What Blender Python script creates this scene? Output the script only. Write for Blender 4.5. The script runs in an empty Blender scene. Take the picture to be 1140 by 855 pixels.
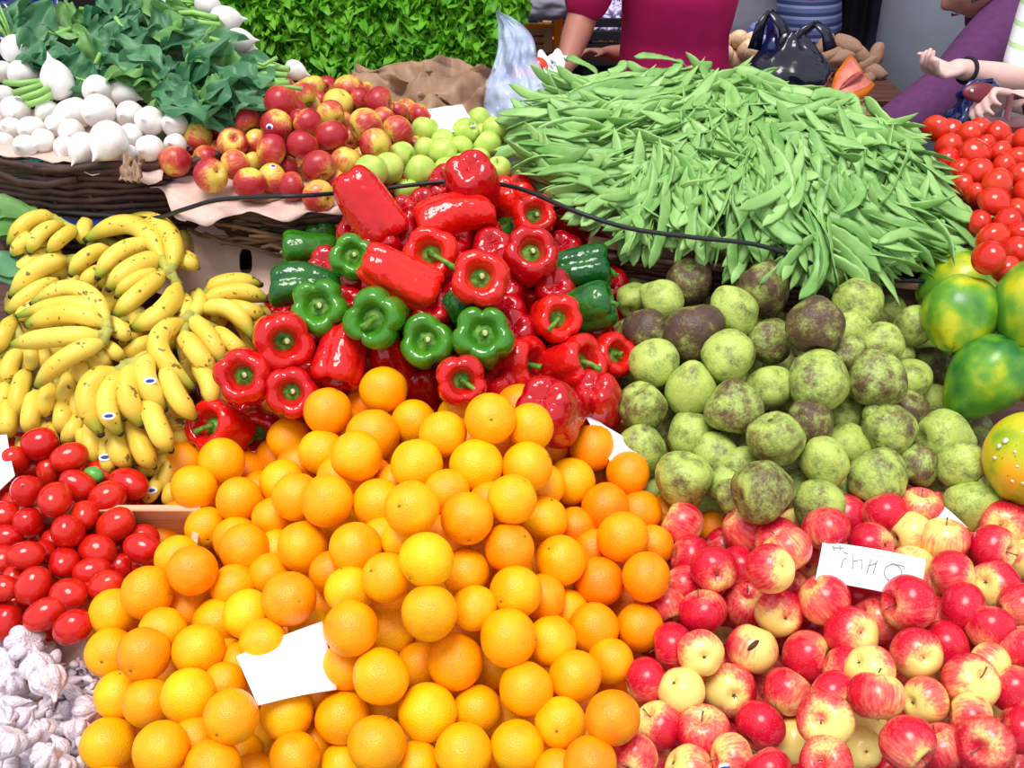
import bpy, math, random
import numpy as np
from mathutils import Vector, Matrix, Quaternion, noise
random.seed(7); rng = np.random.RandomState(7)
SC = bpy.context.scene; COL = SC.collection
PI = math.pi
# ------------------------------------------------------------------ camera frame
F = 1204.0; PITCH = math.radians(30)
CAM = Vector((0, 0, 1.8))
RX = Vector((1, 0, 0)); FW = Vector((0, math.cos(PITCH), -math.sin(PITCH))); UP = Vector((0, math.sin(PITCH), math.cos(PITCH)))
def ray(px, py): return FW + RX*((px-570)/F) - UP*((py-427.5)/F)
def P(px, py, d): return CAM + ray(px, py)*d
SL = math.radians(24.5)
PN = Vector((0, -math.sin(SL), math.cos(SL))); PS = Vector((0, math.cos(SL), math.sin(SL)))
P0 = Vector((0, 1.04, 0.55))
def plane_d(px, py, off=0.0):
    return (PN.dot(P0 + PN*off - CAM))/PN.dot(ray(px, py))
def C3(r, u, t):        # direction given as right, up, towards the viewer
    return (RX*r + UP*u - FW*t).normalized()
# ------------------------------------------------------------------ tagging
def tag(o, label=None, cat=None, group=None, kind=None):
    if label: o['label'] = label
    if cat: o['category'] = cat
    if group: o['group'] = group
    if kind: o['kind'] = kind
    return o
def link(name, me, parent=None, mat=None):
    o = bpy.data.objects.new(name, me); COL.objects.link(o)
    if parent is not None: o.parent = parent
    if mat is not None and me is not None and len(me.materials) == 0: me.materials.append(mat)
    return o
def empty(name, loc=(0, 0, 0)):
    o = bpy.data.objects.new(name, None); COL.objects.link(o); o.location = loc; o.empty_display_size = .02
    return o
def mk(name, V, Fc, mat=None, smooth=True):
    me = bpy.data.meshes.new(name); me.from_pydata([tuple(v) for v in V], [], Fc); me.update()
    if smooth: me.polygons.foreach_set('use_smooth', [True]*len(me.polygons))
    if mat: me.materials.append(mat)
    return me
class MB:
    def __init__(s): s.V = []; s.F = []
    def add(s, V, Fc):
        b = len(s.V); s.V += [tuple(v) for v in V]; s.F += [tuple(i+b for i in f) for f in Fc]
    def box(s, c, h, ax=None):
        c = Vector(c); ax = ax or (Vector((1, 0, 0)), Vector((0, 1, 0)), Vector((0, 0, 1)))
        V = [c + ax[0]*(h[0]*i) + ax[1]*(h[1]*j) + ax[2]*(h[2]*k) for k in (-1, 1) for j in (-1, 1) for i in (-1, 1)]
        s.add(V, [(0, 2, 3, 1), (4, 5, 7, 6), (0, 1, 5, 4), (2, 6, 7, 3), (0, 4, 6, 2), (1, 3, 7, 5)])
    def tube(s, pts, rad, n=8, cap=True, flat=1.0):
        pts = [Vector(p) for p in pts]; m = len(pts)
        if not hasattr(rad, '__len__'): rad = [rad]*m
        T = [(pts[min(i+1, m-1)]-pts[max(i-1, 0)]).normalized() for i in range(m)]
        a = T[0].orthogonal().normalized(); V = []
        for i in range(m):
            a = (a - T[i]*a.dot(T[i])); a = a.normalized() if a.length > 1e-6 else T[i].orthogonal().normalized()
            b = T[i].cross(a)
            for k in range(n):
                t = 2*PI*k/n; V.append(pts[i] + a*(math.cos(t)*rad[i]) + b*(math.sin(t)*rad[i]*flat))
        Fc = [(i*n+k, i*n+(k+1) % n, (i+1)*n+(k+1) % n, (i+1)*n+k) for i in range(m-1) for k in range(n)]
        if cap: Fc += [tuple(range(n-1, -1, -1)), tuple((m-1)*n+k for k in range(n))]
        s.add(V, Fc)
    def mesh(s, name, mat=None, smooth=True): return mk(name, s.V, s.F, mat, smooth)
    def build(s, name, mat=None, parent=None, smooth=True): return link(name, s.mesh(name, mat, smooth), parent)
def ball(fn, nu=24, nv=16):
    """closed surface from fn(theta, t) -> point, t from 0 (top) to 1"""
    V = [fn(0, 0.0)]
    for j in range(1, nv):
        for i in range(nu): V.append(fn(2*PI*i/nu, j/nv))
    V.append(fn(0, 1.0)); L = len(V)-1; Fc = []
    for i in range(nu): Fc.append((0, 1+i, 1+(i+1) % nu))
    for j in range(nv-2):
        for i in range(nu):
            a = 1+j*nu+i; b = 1+j*nu+(i+1) % nu; Fc.append((a, a+nu, b+nu, b))
    for i in range(nu): Fc.append((L, 1+(nv-2)*nu+(i+1) % nu, 1+(nv-2)*nu+i))
    return V, Fc
def prof(pts):
    n = len(pts)
    def f(t):
        x = t*(n-1); i = min(int(x), n-2); u = x-i
        p = [pts[max(i-1, 0)], pts[i], pts[i+1], pts[min(i+2, n-1)]]
        return [0.5*((2*p[1][k]) + (-p[0][k]+p[2][k])*u + (2*p[0][k]-5*p[1][k]+4*p[2][k]-p[3][k])*u*u + (-p[0][k]+3*p[1][k]-3*p[2][k]+p[3][k])*u**3) for k in (0, 1)]
    return f
def nz(v, s=1.0, o=0.0): return noise.noise(Vector(v)*s + Vector((o, o*1.7, -o)))
# ------------------------------------------------------------------ materials
class NM:
    def __init__(s, name):
        s.m = bpy.data.materials.new(name); s.m.use_nodes = True; s.t = s.m.node_tree; s.N = s.t.nodes; s.L = s.t.links
        s.b = s.N['Principled BSDF']; s.out = s.N['Material Output']
    def n(s, typ, ins=None, **kw):
        x = s.N.new(typ)
        for k, v in kw.items(): setattr(x, k, v)
        for k, v in (ins or {}).items(): s.set(x, k, v)
        return x
    def set(s, x, k, v):
        i = x.inputs[k]
        if isinstance(v, bpy.types.NodeSocket): s.L.new(v, i)
        else: i.default_value = v
    def P(s, k, v): s.set(s.b, k, v)
    def coord(s, k='Object'): return s.n('ShaderNodeTexCoord').outputs[k]
    def mapped(s, sc, k='Object'):
        oi = s.n('ShaderNodeObjectInfo')
        m = s.n('ShaderNodeVectorMath', {0: s.coord(k), 1: sc}, operation='MULTIPLY')
        a = s.n('ShaderNodeVectorMath', {0: m.outputs[0]}, operation='ADD')
        q = s.math('MULTIPLY', oi.outputs['Random'], 37.0); c = s.n('ShaderNodeCombineXYZ', {0: q, 1: q, 2: q})
        s.L.new(c.outputs[0], a.inputs[1]); return a.outputs[0]
    def noise(s, scale, detail=3, vec=None, rough=.5):
        return s.n('ShaderNodeTexNoise', {'Vector': vec if vec is not None else s.mapped((1, 1, 1)), 'Scale': scale, 'Detail': detail, 'Roughness': rough}).outputs['Fac']
    def math(s, op, a, b=0.0, clamp=False):
        x = s.n('ShaderNodeMath', {0: a, 1: b}, operation=op); x.use_clamp = clamp; return x.outputs[0]
    def rng(s, v, a, b, c=0.0, d=1.0):
        return s.n('ShaderNodeMapRange', {'Value': v, 'From Min': a, 'From Max': b, 'To Min': c, 'To Max': d}).outputs[0]
    def mix(s, f, a, b):
        x = s.n('ShaderNodeMix', data_type='RGBA'); s.set(x, 0, f)
        for k, v in ((6, a), (7, b)): s.set(x, k, v if isinstance(v, bpy.types.NodeSocket) else (v[0], v[1], v[2], 1))
        return x.outputs[2]
    def ramp(s, f, stops):
        x = s.n('ShaderNodeValToRGB', {0: f}); e = x.color_ramp.elements
        while len(e) < len(stops): e.new(.5)
        for k, (p, c) in enumerate(stops): e[k].position = p; e[k].color = (c[0], c[1], c[2], 1)
        return x.outputs[0]
    def objcol(s):
        oi = s.n('ShaderNodeObjectInfo'); sp = s.n('ShaderNodeSeparateColor', {0: oi.outputs['Color']}); return sp.outputs
    def bump(s, h, st=.3, dist=.01):
        x = s.n('ShaderNodeBump', {'Height': h, 'Strength': st, 'Distance': dist}); s.P('Normal', x.outputs[0])
    def fin(s, col=None, rough=.5, spec=.5, **kw):
        if col is not None: s.P('Base Color', col if isinstance(col, bpy.types.NodeSocket) else (col[0], col[1], col[2], 1))
        s.P('Roughness', rough); s.P('Specular IOR Level', spec)
        for k, v in kw.items(): s.P(k.replace('_', ' '), v)
        return s.m
def srgb(r, g, b):
    f = lambda c: (c/255/12.92) if c <= 10 else ((c/255+.055)/1.055)**2.4
    return (f(r), f(g), f(b))
def simple(name, c, rough=.6, var=.15, scale=8, bump=0, spec=.4, **kw):
    s = NM(name); n = s.noise(scale)
    col = s.mix(s.rng(n, .3, .7), tuple(x*(1-var) for x in c), tuple(min(1, x*(1+var)) for x in c))
    if bump: s.bump(n, bump, .005)
    return s.fin(col, rough, spec, **kw)
M = {}
def mats():
    # orange peel: objcol R = how deep the orange is
    s = NM('orange_peel'); oc = s.objcol()
    n = s.noise(1.2, 2); f = s.math('ADD', oc[0], s.math('MULTIPLY', s.math('SUBTRACT', n, .5), .7), True)
    col = s.ramp(f, [(0, srgb(255, 205, 10)), (.45, srgb(255, 172, 0)), (1, srgb(250, 128, 0))])
    spots = s.rng(s.noise(9, 2), .70, .76); col = s.mix(s.math('MULTIPLY', spots, .25), col, srgb(190, 100, 5))
    v = s.n('ShaderNodeTexVoronoi', {'Vector': s.mapped((1, 1, 1)), 'Scale': 17.0}).outputs['Distance']
    s.bump(v, .16, .05); M['orange'] = s.fin(col, .36, .42)
    # apple
    def apple(name, red, yel, mid, rough=.25):
        s = NM(name); oc = s.objcol(); co = s.n('ShaderNodeSeparateXYZ', {0: s.coord()})
        st = s.noise(1.0, 4, s.mapped((9, 9, 1.1))); lo = s.noise(1.1, 2)
        x = s.math('MULTIPLY', co.outputs[0], s.math('MULTIPLY', oc[1], .75))
        z2 = s.math('MULTIPLY', s.math('POWER', s.math('ABSOLUTE', co.outputs[2]), 3.0), -1.1)
        f = s.math('ADD', oc[0], s.math('MULTIPLY', s.math('SUBTRACT', st, .5), .9))
        f = s.math('ADD', f, s.math('MULTIPLY', s.math('SUBTRACT', lo, .5), 1.3)); f = s.math('ADD', f, x); f = s.math('ADD', f, z2, True)
        col = s.ramp(f, [(.05, yel), (.45, mid), (.85, red)])
        fr = s.rng(s.noise(26, 1), .68, .72); col = s.mix(s.math('MULTIPLY', fr, .18), col, tuple(min(1, a*1.3+.1) for a in yel))
        M[name] = s.fin(col, rough, .5)
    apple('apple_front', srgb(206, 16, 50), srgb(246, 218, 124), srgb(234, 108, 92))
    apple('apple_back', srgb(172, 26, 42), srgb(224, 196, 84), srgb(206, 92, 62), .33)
    s = NM('green_apple'); n = s.noise(1.3, 3); col = s.ramp(n, [(.3, srgb(160, 196, 76)), (.7, srgb(206, 222, 110))])
    fr = s.rng(s.noise(20, 1), .66, .72); M['pear'] = s.fin(s.mix(s.math('MULTIPLY', fr, .4), col, srgb(130, 140, 50)), .42, .4)
    # peppers
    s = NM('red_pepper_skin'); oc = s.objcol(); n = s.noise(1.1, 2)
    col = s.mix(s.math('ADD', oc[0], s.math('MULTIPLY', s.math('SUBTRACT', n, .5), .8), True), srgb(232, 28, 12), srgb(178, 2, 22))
    s.bump(s.noise(2.0, 2), .12, .06); M['pepper_red'] = s.fin(col, .13, .6)
    s = NM('green_pepper_skin'); oc = s.objcol(); n = s.noise(1.3, 2)
    col = s.mix(s.math('ADD', oc[0], s.math('MULTIPLY', s.math('SUBTRACT', n, .5), .9), True), srgb(78, 150, 18), srgb(14, 84, 28))
    s.bump(s.noise(2.0, 2), .12, .06); M['pepper_green'] = s.fin(col, .15, .6)
    s = NM('pepper_stem'); n = s.noise(5, 3); M['pstem'] = s.fin(s.mix(s.rng(n, .35, .65), srgb(48, 112, 22), srgb(120, 160, 62)), .5, .3)
    M['cut'] = simple('stem_cut', srgb(190, 190, 130), .7, .2, 6)
    # tomatoes
    s = NM('tomato_skin'); oc = s.objcol(); n = s.noise(1.0, 2)
    col = s.mix(s.math('ADD', oc[0], s.math('MULTIPLY', s.math('SUBTRACT', n, .5), .9), True), srgb(198, 14, 16), srgb(226, 62, 26))
    M['tomato'] = s.fin(col, .16, .55)
    M['tomato_green'] = simple('green_tomato_skin', srgb(90, 170, 70), .25, .1, 2)
    # cherimoya: R = brownness
    s = NM('cherimoya_skin'); oc = s.objcol(); n = s.noise(1.5, 4, s.mapped((1, 1, 1)), .6); n2 = s.noise(7, 4, s.mapped((1, 1, 1.6)), .7)
    f = s.math('ADD', s.math('MULTIPLY', s.math('SUBTRACT', n, .5), 2.4), oc[0]); f = s.math('ADD', f, s.math('MULTIPLY', s.math('SUBTRACT', n2, .5), 1.1), True)
    col = s.ramp(f, [(0, srgb(184, 200, 98)), (.3, srgb(150, 168, 84)), (.55, srgb(124, 120, 68)), (.8, srgb(96, 74, 50)), (1, srgb(84, 60, 56))])
    v = s.n('ShaderNodeTexVoronoi', {'Vector': s.coord(), 'Scale': 3.6}, feature='DISTANCE_TO_EDGE').outputs['Distance']
    line = s.rng(v, 0, .05, .3, 0); col = s.mix(s.math('MULTIPLY', line, .8), col, srgb(108, 112, 48))
    s.bump(s.math('ADD', s.rng(v, 0, .10, 0, .5), s.math('MULTIPLY', n2, .5)), .16, .04); M['cherimoya'] = s.fin(col, .42, .35)
    # papaya
    s = NM('papaya_skin'); oc = s.objcol(); n = s.noise(.75, 2); n2 = s.noise(2.5, 3)
    f = s.math('ADD', s.math('MULTIPLY', s.math('SUBTRACT', n, .5), 2.1), oc[0]); f = s.math('ADD', f, s.math('MULTIPLY', s.math('SUBTRACT', n2, .5), .5), True)
    col = s.ramp(f, [(0, srgb(40, 108, 44)), (.35, srgb(104, 158, 40)), (.65, srgb(190, 196, 34)), (1, srgb(240, 178, 36))])
    sp = s.rng(s.noise(16, 1), .70, .74); M['papaya'] = s.fin(s.mix(s.math('MULTIPLY', sp, .6), col, srgb(70, 80, 30)), .3, .45)
    M['sap'] = simple('dried_sap', srgb(225, 226, 214), .6, .1, 5)
    # banana: attribute t along the length
    s = NM('banana_skin'); at = s.n('ShaderNodeAttribute', attribute_name='t').outputs['Fac']
    n = s.noise(14, 3); col = s.mix(s.rng(s.noise(9, 2), .35, .65), srgb(240, 212, 92), srgb(226, 190, 62))
    g = s.rng(s.math('ADD', at, s.math('MULTIPLY', n, .06)), .84, .99); col = s.mix(s.math('MULTIPLY', g, .8), col, srgb(120, 158, 44))
    g = s.rng(at, .12, .0); col = s.mix(s.math('MULTIPLY', g, .5), col, srgb(178, 186, 70))
    sp = s.rng(s.noise(60, 3, None, .6), .63, .665); col = s.mix(s.math('MULTIPLY', sp, .8), col, srgb(84, 58, 24))
    sp = s.rng(s.noise(26, 4, s.mapped((1, 1, 1)), .7), .67, .70); col = s.mix(s.math('MULTIPLY', sp, .85), col, srgb(70, 50, 24))
    M['banana'] = s.fin(col, .42, .35); M['banana_tip'] = simple('banana_tip', srgb(58, 46, 40), .8, .3, 60)
    M['crown'] = simple('banana_crown', srgb(176, 172, 78), .6, .25, 30)
    # garlic
    s = NM('garlic_skin'); n = s.noise(3, 3, s.mapped((3, 3, .6))); n2 = s.noise(1.2, 3)
    col = s.mix(s.rng(n, .5, .68, 0, .75), srgb(232, 220, 226), srgb(170, 126, 164)); col = s.mix(s.rng(n2, .55, .75, 0, .35), col, srgb(212, 176, 160))
    s.bump(n, .25, .05); M['garlic'] = s.fin(col, .45, .4, Subsurface_Weight=0.0)
    M['husk'] = simple('garlic_husk', srgb(226, 214, 206), .6, .2, 4)
    # turnip
    s = NM('turnip_skin'); co = s.n('ShaderNodeSeparateXYZ', {0: s.coord()}); n = s.noise(1.6, 3)
    col = s.mix(s.rng(n, .3, .75, 0, .7), srgb(244, 240, 236), srgb(220, 208, 198))
    f = s.math('MULTIPLY', s.rng(co.outputs[2], .45, .95), s.rng(n, .45, .6, 0, .5)); M['turnip'] = s.fin(s.mix(f, col, srgb(176, 140, 200)), .38, .45)
    M['stalk'] = simple('green_stalk', srgb(140, 186, 96), .45, .2, 6)
    # leaves
    def leaf(name, a, b, rough=.5, tr=.25):
        s = NM(name); n = s.noise(14, 3, s.coord('Object')); oi = s.n('ShaderNodeObjectInfo').outputs['Random']
        col = s.mix(s.math('ADD', s.rng(n, .3, .7, 0, .7), s.math('MULTIPLY', oi, .3), True), a, b)
        s.bump(n, .3, .01); s.fin(col, rough, .35)
        t = s.n('ShaderNodeBsdfTranslucent', {'Color': col}); m = s.n('ShaderNodeMixShader', {0: tr, 1: s.b.outputs[0], 2: t.outputs[0]})
        s.L.new(m.outputs[0], s.out.inputs['Surface']); M[name] = s.m
    leaf('greens', srgb(40, 106, 64), srgb(116, 168, 120), .42); leaf('lettuce', srgb(66, 152, 18), srgb(146, 214, 56), .45, .35)
    leaf('greens_light', srgb(90, 150, 70), srgb(138, 182, 106), .45)
    s = NM('bean_skin'); n = s.noise(22, 3, s.mapped((1, 1, 1))); oi = s.n('ShaderNodeObjectInfo').outputs['Random']
    f = s.math('ADD', s.rng(n, .3, .7, 0, .5), s.math('MULTIPLY', oi, .5), True)
    s.bump(n, .15, .004); M['bean'] = s.fin(s.mix(f, srgb(88, 144, 58), srgb(160, 200, 118)), .42, .4)
    # wood, card, wicker, misc
    s = NM('pine_wood'); w = s.noise(6, 4, s.mapped((1.5, 30, 30))); M['pine'] = s.fin(s.mix(s.rng(w, .3, .7), srgb(200, 150, 112), srgb(228, 188, 152)), .6, .3)
    s = NM('dark_wood'); w = s.noise(5, 4, s.mapped((2, 20, 20))); M['darkwood'] = s.fin(s.mix(s.rng(w, .3, .7), srgb(52, 28, 24), srgb(104, 62, 50)), .55, .35)
    M['wicker'] = simple('wicker', srgb(70, 44, 36), .6, .55, 22); M['wicker_light'] = simple('loose_wicker', srgb(122, 88, 62), .6, .5, 22)
    s = NM('cardboard'); w = s.noise(30, 3); M['card'] = s.fin(s.mix(s.rng(w, .3, .7), srgb(222, 186, 170), srgb(232, 202, 188)), .75, .2)
    s = NM('kraft_paper'); w = s.noise(14, 4); s.bump(w, .5, .01); M['kraft'] = s.fin(s.mix(s.rng(w, .3, .7), srgb(196, 160, 148), srgb(226, 196, 184)), .6, .25)
    s = NM('kraft_brown'); w = s.noise(10, 4); s.bump(w, .6, .012); M['kraft_brown'] = s.fin(s.mix(s.rng(w, .3, .7), srgb(140, 106, 84), srgb(172, 138, 112)), .5, .3)
    M['white'] = simple('white_card', srgb(246, 246, 250), .7, .01, 3); M['pencil'] = simple('pencil_lead', srgb(150, 148, 158), .8, .05, 5)
    M['white_trim'] = simple('card_blue_edge', srgb(120, 140, 205), .7, .05, 3)
    M['hose'] = simple('black_rubber', srgb(30, 32, 38), .45, .1, 8); M['teal'] = simple('teal_plastic', srgb(0, 122, 130), .4, .1, 5)
    M['blue'] = simple('blue_plastic', srgb(40, 70, 160), .35, .1, 5); M['navybag'] = simple('navy_bag_plastic', srgb(22, 34, 92), .18, .35, 9, .3, .7)
    M['blackbag'] = simple('black_bag_plastic', srgb(20, 22, 40), .2, .3, 6, .3, .6)
    s = NM('clear_plastic'); n = s.noise(9, 3); s.bump(n, .7, .02)
    s.fin(srgb(205, 218, 250), .15, .7, Alpha=.38); M['clear'] = s.m
    M['skin'] = simple('skin', srgb(206, 150, 132), .5, .08, 6); M['skin_pale'] = simple('pale_skin', srgb(228, 184, 176), .5, .06, 6)
    M['skin_dark'] = simple('tanned_skin', srgb(172, 112, 96), .5, .08, 6)
    M['magenta'] = simple('magenta_cotton', srgb(196, 18, 96), .8, .08, 20, .1); M['grey'] = simple('grey_cloth', srgb(136, 134, 150), .85, .1, 20, .1)
    M['purple'] = simple('purple_wool', srgb(92, 46, 92), .9, .14, 40, .2); M['denim'] = simple('dark_denim', srgb(44, 48, 70), .85, .15, 30, .1)
    M['black'] = simple('black_cloth', srgb(26, 26, 32), .8, .2, 20); M['hair'] = simple('grey_hair', srgb(120, 112, 112), .6, .3, 40)
    M['hairdark'] = simple('dark_hair', srgb(40, 30, 26), .6, .3, 40); M['burgundy'] = simple('burgundy_leather', srgb(112, 34, 48), .35, .1, 10)
    M['brownleather'] = simple('brown_leather', srgb(104, 58, 66), .4, .15, 10)
    for nm, cs, sc in (('stripe_green', (srgb(236, 240, 238), srgb(190, 220, 160), srgb(240, 240, 244)), 22), ('stripe_blue', (srgb(112, 124, 184), srgb(160, 176, 224), srgb(70, 78, 130)), 24)):
        s = NM(nm); co = s.n('ShaderNodeSeparateXYZ', {0: s.coord()}); w = s.math('FRACT', s.math('MULTIPLY', co.outputs[2], sc))
        c = s.n('ShaderNodeValToRGB', {0: w}); c.color_ramp.interpolation = 'CONSTANT'; e = c.color_ramp.elements; e.new(.5)
        for k, (p, q) in enumerate(zip((0, .4, .65), cs)): e[k].position = p; e[k].color = (*q, 1)
        M[nm] = s.fin(c.outputs[0], .8, .2)
    M['stone'] = simple('column_stone', srgb(150, 156, 170), .85, .12, 5, .3); M['floor'] = simple('market_floor', srgb(96, 90, 90), .8, .2, 3)
    M['wall'] = simple('market_wall', srgb(84, 76, 78), .9, .2, 2); M['ceil'] = simple('shade_roof', srgb(90, 88, 90), .9, .2, 2)
    s = NM('pumpkin_flesh'); n = s.noise(18, 3); s.bump(n, .5, .01); M['flesh'] = s.fin(s.mix(s.rng(n, .3, .7), srgb(232, 124, 110), srgb(242, 156, 136)), .5, .3)
    M['pith'] = simple('pumpkin_pith', srgb(170, 74, 70), .6, .4, 40, .6); M['rind'] = simple('pumpkin_rind', srgb(250, 128, 32), .4, .06, 5)
    M['tuber'] = simple('tuber_skin', srgb(156, 120, 98), .8, .2, 14, .3); s = NM('onion_skin'); n = s.noise(1, 3, s.mapped((6, 6, 1)))
    M['onion'] = s.fin(s.mix(s.rng(n, .35, .65), srgb(240, 224, 170), srgb(226, 170, 150)), .35, .4)
    M['leafdark'] = simple('dark_leaf_fragment', srgb(84, 48, 24), .7, .2, 10); M['twig'] = simple('apple_stalk', srgb(96, 84, 40), .7, .2, 10)
    M['calyx'] = simple('apple_calyx', srgb(92, 88, 62), .8, .4, 12); M['button'] = simple('orange_button', srgb(150, 140, 70), .7, .3, 8)
    M['orangecrate'] = simple('orange_plastic', srgb(236, 140, 20), .4, .1, 5); M['tan'] = simple('tan_board', srgb(158, 122, 88), .7, .15, 6)
    M['lilac'] = simple('pale_blossom', srgb(206, 196, 230), .7, .12, 30, .3)
    M['parquet'] = M['darkwood']
mats()
WS, SE, EXPO = 1.0, 3.2, 0.0
# ------------------------------------------------------------------ fruit meshes (unit size)
MESH = {}
def orange_mesh(seed):
    rnd = random.Random(seed); o = seed*3.1; ob = rnd.uniform(.94, 1.0)
    def f(th, t):
        a = t*PI; v = Vector((math.sin(a)*math.cos(th), math.sin(a)*math.sin(th), math.cos(a)))
        r = 1 + .025*nz(v, 1.6, o); rho = math.sin(a)
        z = v.z*r*ob - (.05*math.exp(-(rho/.12)**2) if v.z > 0 else -.035*math.exp(-(rho/.15)**2))
        k = 1 + .012*math.cos(10*th)*math.exp(-((rho-.25)/.18)**2)
        return Vector((v.x*r*k, v.y*r*k, z))
    return mk('orange', *ball(f, 32, 22), M['orange'])
def star(name, mat, z, r, n=5, h=.03, inner=.45):
    V = [Vector((0, 0, z+h))]; 
    for i in range(2*n):
        q = r if i % 2 == 0 else r*inner; t = PI*i/n; V.append(Vector((q*math.cos(t), q*math.sin(t), z+(.0 if i % 2 else h*1.6))))
    V += [Vector((0, 0, z-h))]; L = len(V)-1
    Fc = [(0, 1+i, 1+(i+1) % (2*n)) for i in range(2*n)] + [(L, 1+(i+1) % (2*n), 1+i) for i in range(2*n)]
    return mk(name, V, Fc, mat)
def apple_mesh(seed, mat, tall=1.0):
    rnd = random.Random(seed); o = seed*2.3; ph = rnd.uniform(0, 6); lob = rnd.uniform(.015, .04); asy = rnd.uniform(-.05, .05)
    def f(th, t):
        a = t*PI; rho = math.sin(a)**.9 if 0 < t < 1 else 0; zz = math.cos(a)
        rr = rho*(1 + .05*zz + lob*math.cos(5*th+ph)*(.5-.5*zz) + .03*nz((math.cos(th), math.sin(th), zz), 1.1, o))
        z = zz*.9*tall*(1+asy*math.cos(th)) - (.36*math.exp(-(rho/.27)**2) if zz > 0 else -(.24+.0*th)*math.exp(-(rho/.24)**2))
        return Vector((rr*math.cos(th), rr*math.sin(th), z))
    return mk('apple', *ball(f, 30, 24), M[mat])
def tuber_like(name, seed, mat, sx=1, sz=1, amp=.06, taper=0., nu=22, nv=16, fr=1.3):
    o = seed*1.9
    def f(th, t):
        a = t*PI; v = Vector((math.sin(a)*math.cos(th), math.sin(a)*math.sin(th), math.cos(a)))
        r = 1+amp*nz(v, fr, o); k = 1 - taper*v.z
        return Vector((v.x*r*sx*k, v.y*r*sx*k, v.z*r*sz))
    return mk(name, *ball(f, nu, nv), M[mat])
def pepper_mesh(seed, lobes, length, mat, deep=1.0, bend=0.0, amp=.11):
    rnd = random.Random(seed); o = seed*1.37; ph = rnd.uniform(0, 6); L = length
    pr = prof([(0, .66-.16*deep), (.22, .62-.16*deep), (.36, .70-.10*deep), (.50, .93), (.72, 1.02), (.93, .84), (1.0, .5), (.99, .1), (.95, -.35), (.88, -.8), (.72, -1.08), (.46, -1.16), (.2, -1.06), (0, -1.0)])
    var = [1+rnd.uniform(-.07, .07) for _ in range(lobes)]
    def f(th, t):
        rho, z = pr(t); c = abs(math.cos(lobes*(th+ph)/2))**.55
        env = min(1, max(0, (rho-.15)/.45)); k = (1-amp*1.5*(1-c)*env)
        li = int(((th+ph) % (2*PI))/(2*PI)*lobes) % lobes; k *= 1+.0*var[li]
        k *= 1+.07*nz((math.cos(th), math.sin(th), z), 1.1, o)*env
        zz = z*(L if z < .5 else 1)+(0 if z < .5 else .5*(L-1)) - .10*(1-c)*env*(1 if z > .6 else (-1.4 if z < -.8 else 0))
        if z < -.3: zz += .10*nz((math.cos(th)*1.2, math.sin(th)*1.2, 3), 1.2, o)
        x = rho*k*math.cos(th)*(1+.04*L*max(0, z)) + bend*zz*zz; y = rho*k*math.sin(th)
        return Vector((x, y, zz))
    return mk('bell_pepper', *ball(f, 48, 36), M[mat])
def pepper_stem(seed, L, long=1.0, side=.3, pale=False, deep=1.0):
    b = MB(); rnd = random.Random(seed); z0 = (.64-.16*deep)+.5*(L-1)
    n = 12; V = []
    for j, (r, z) in enumerate(((.40, -.02), (.36, .06), (.22, .075), (.12, .14))):
        for i in range(n):
            q = r*(1+(.18*(1 if i % 2 else -1) if j < 2 else 0)); t = 2*PI*i/n; V.append(Vector((q*math.cos(t), q*math.sin(t), z0+z)))
    b.add(V, [(j*n+i, j*n+(i+1) % n, (j+1)*n+(i+1) % n, (j+1)*n+i) for j in range(3) for i in range(n)] + [tuple(range(n-1, -1, -1))])
    pts = [Vector((side*s*s*long, .06*s, z0+.06+.62*long*s*(1-.25*side*s))) for s in (0, .2, .4, .6, .8, 1)]
    b.tube(pts, [.15, .105, .09, .09, .10, .125], 10)
    return b.mesh('stem', M['pstem'])
def cherimoya_mesh(seed, sz=1.0, taper=.1):
    o = seed*4.7; rnd = random.Random(seed); pts = []
    for i in range(46):
        z = 1-2*(i+.5)/46; t = i*2.39996; r = math.sqrt(1-z*z); pts.append(Vector((r*math.cos(t), r*math.sin(t), z))+Vector((rnd.uniform(-.1, .1),)*3))
    def f(th, t):
        a = t*PI; v = Vector((math.sin(a)*math.cos(th), math.sin(a)*math.sin(th), math.cos(a))); rho = math.sin(a)
        ds = sorted((v-p).length for p in pts)[:2]; e = min(1, (ds[1]-ds[0])/.16)
        r = 1 + .15*nz(v, 1.1, o) + .022*(1-(1-e)**2) - .01
        k = 1 - taper*v.z; z = v.z*r*sz
        if v.z < -.5: z += .2*math.exp(-(rho/.25)**2)
        return Vector((v.x*r*k, v.y*r*k, z))
    return mk('cherimoya', *ball(f, 48, 34), M['cherimoya'])
def garlic_mesh(seed):
    rnd = random.Random(seed); n = rnd.choice((6, 7, 8)); ph = rnd.uniform(0, 6); o = seed*2.9
    pr = prof([(0, 1.3), (.1, 1.28), (.13, 1.1), (.2, .88), (.5, .68), (.88, .35), (1.0, -.05), (.9, -.42), (.6, -.62), (.3, -.6), (0, -.52)])
    def f(th, t):
        rho, z = pr(t); c = abs(math.cos(n*(th+ph)/2))**.5; env = min(1, max(0, (rho-.15)/.4))
        k = (1-.36*(1-c)*env)*(1+.16*nz((math.cos(th), math.sin(th), z*.4), 1.3, o)*env)
        b = .4*max(0, z-.8)**1.3
        return Vector((rho*k*math.cos(th)+b, rho*k*math.sin(th), z))
    return mk('garlic_bulb', *ball(f, 48, 20), M['garlic'])
def clove_mesh(seed):
    o = seed*1.1
    def f(th, t):
        a = t*PI; rho = math.sin(a)**1.1 if 0 < t < 1 else 0; z = math.cos(a)
        k = 1-.45*max(0, z); return Vector((rho*k*.55*math.cos(th)+.25*z*z, rho*k*.6*math.sin(th)*(1+.1*math.cos(3*th)), z*1.05+(.35*max(0, z)**6)))
    return mk('garlic_clove', *ball(f, 20, 16), M['garlic'])
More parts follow.
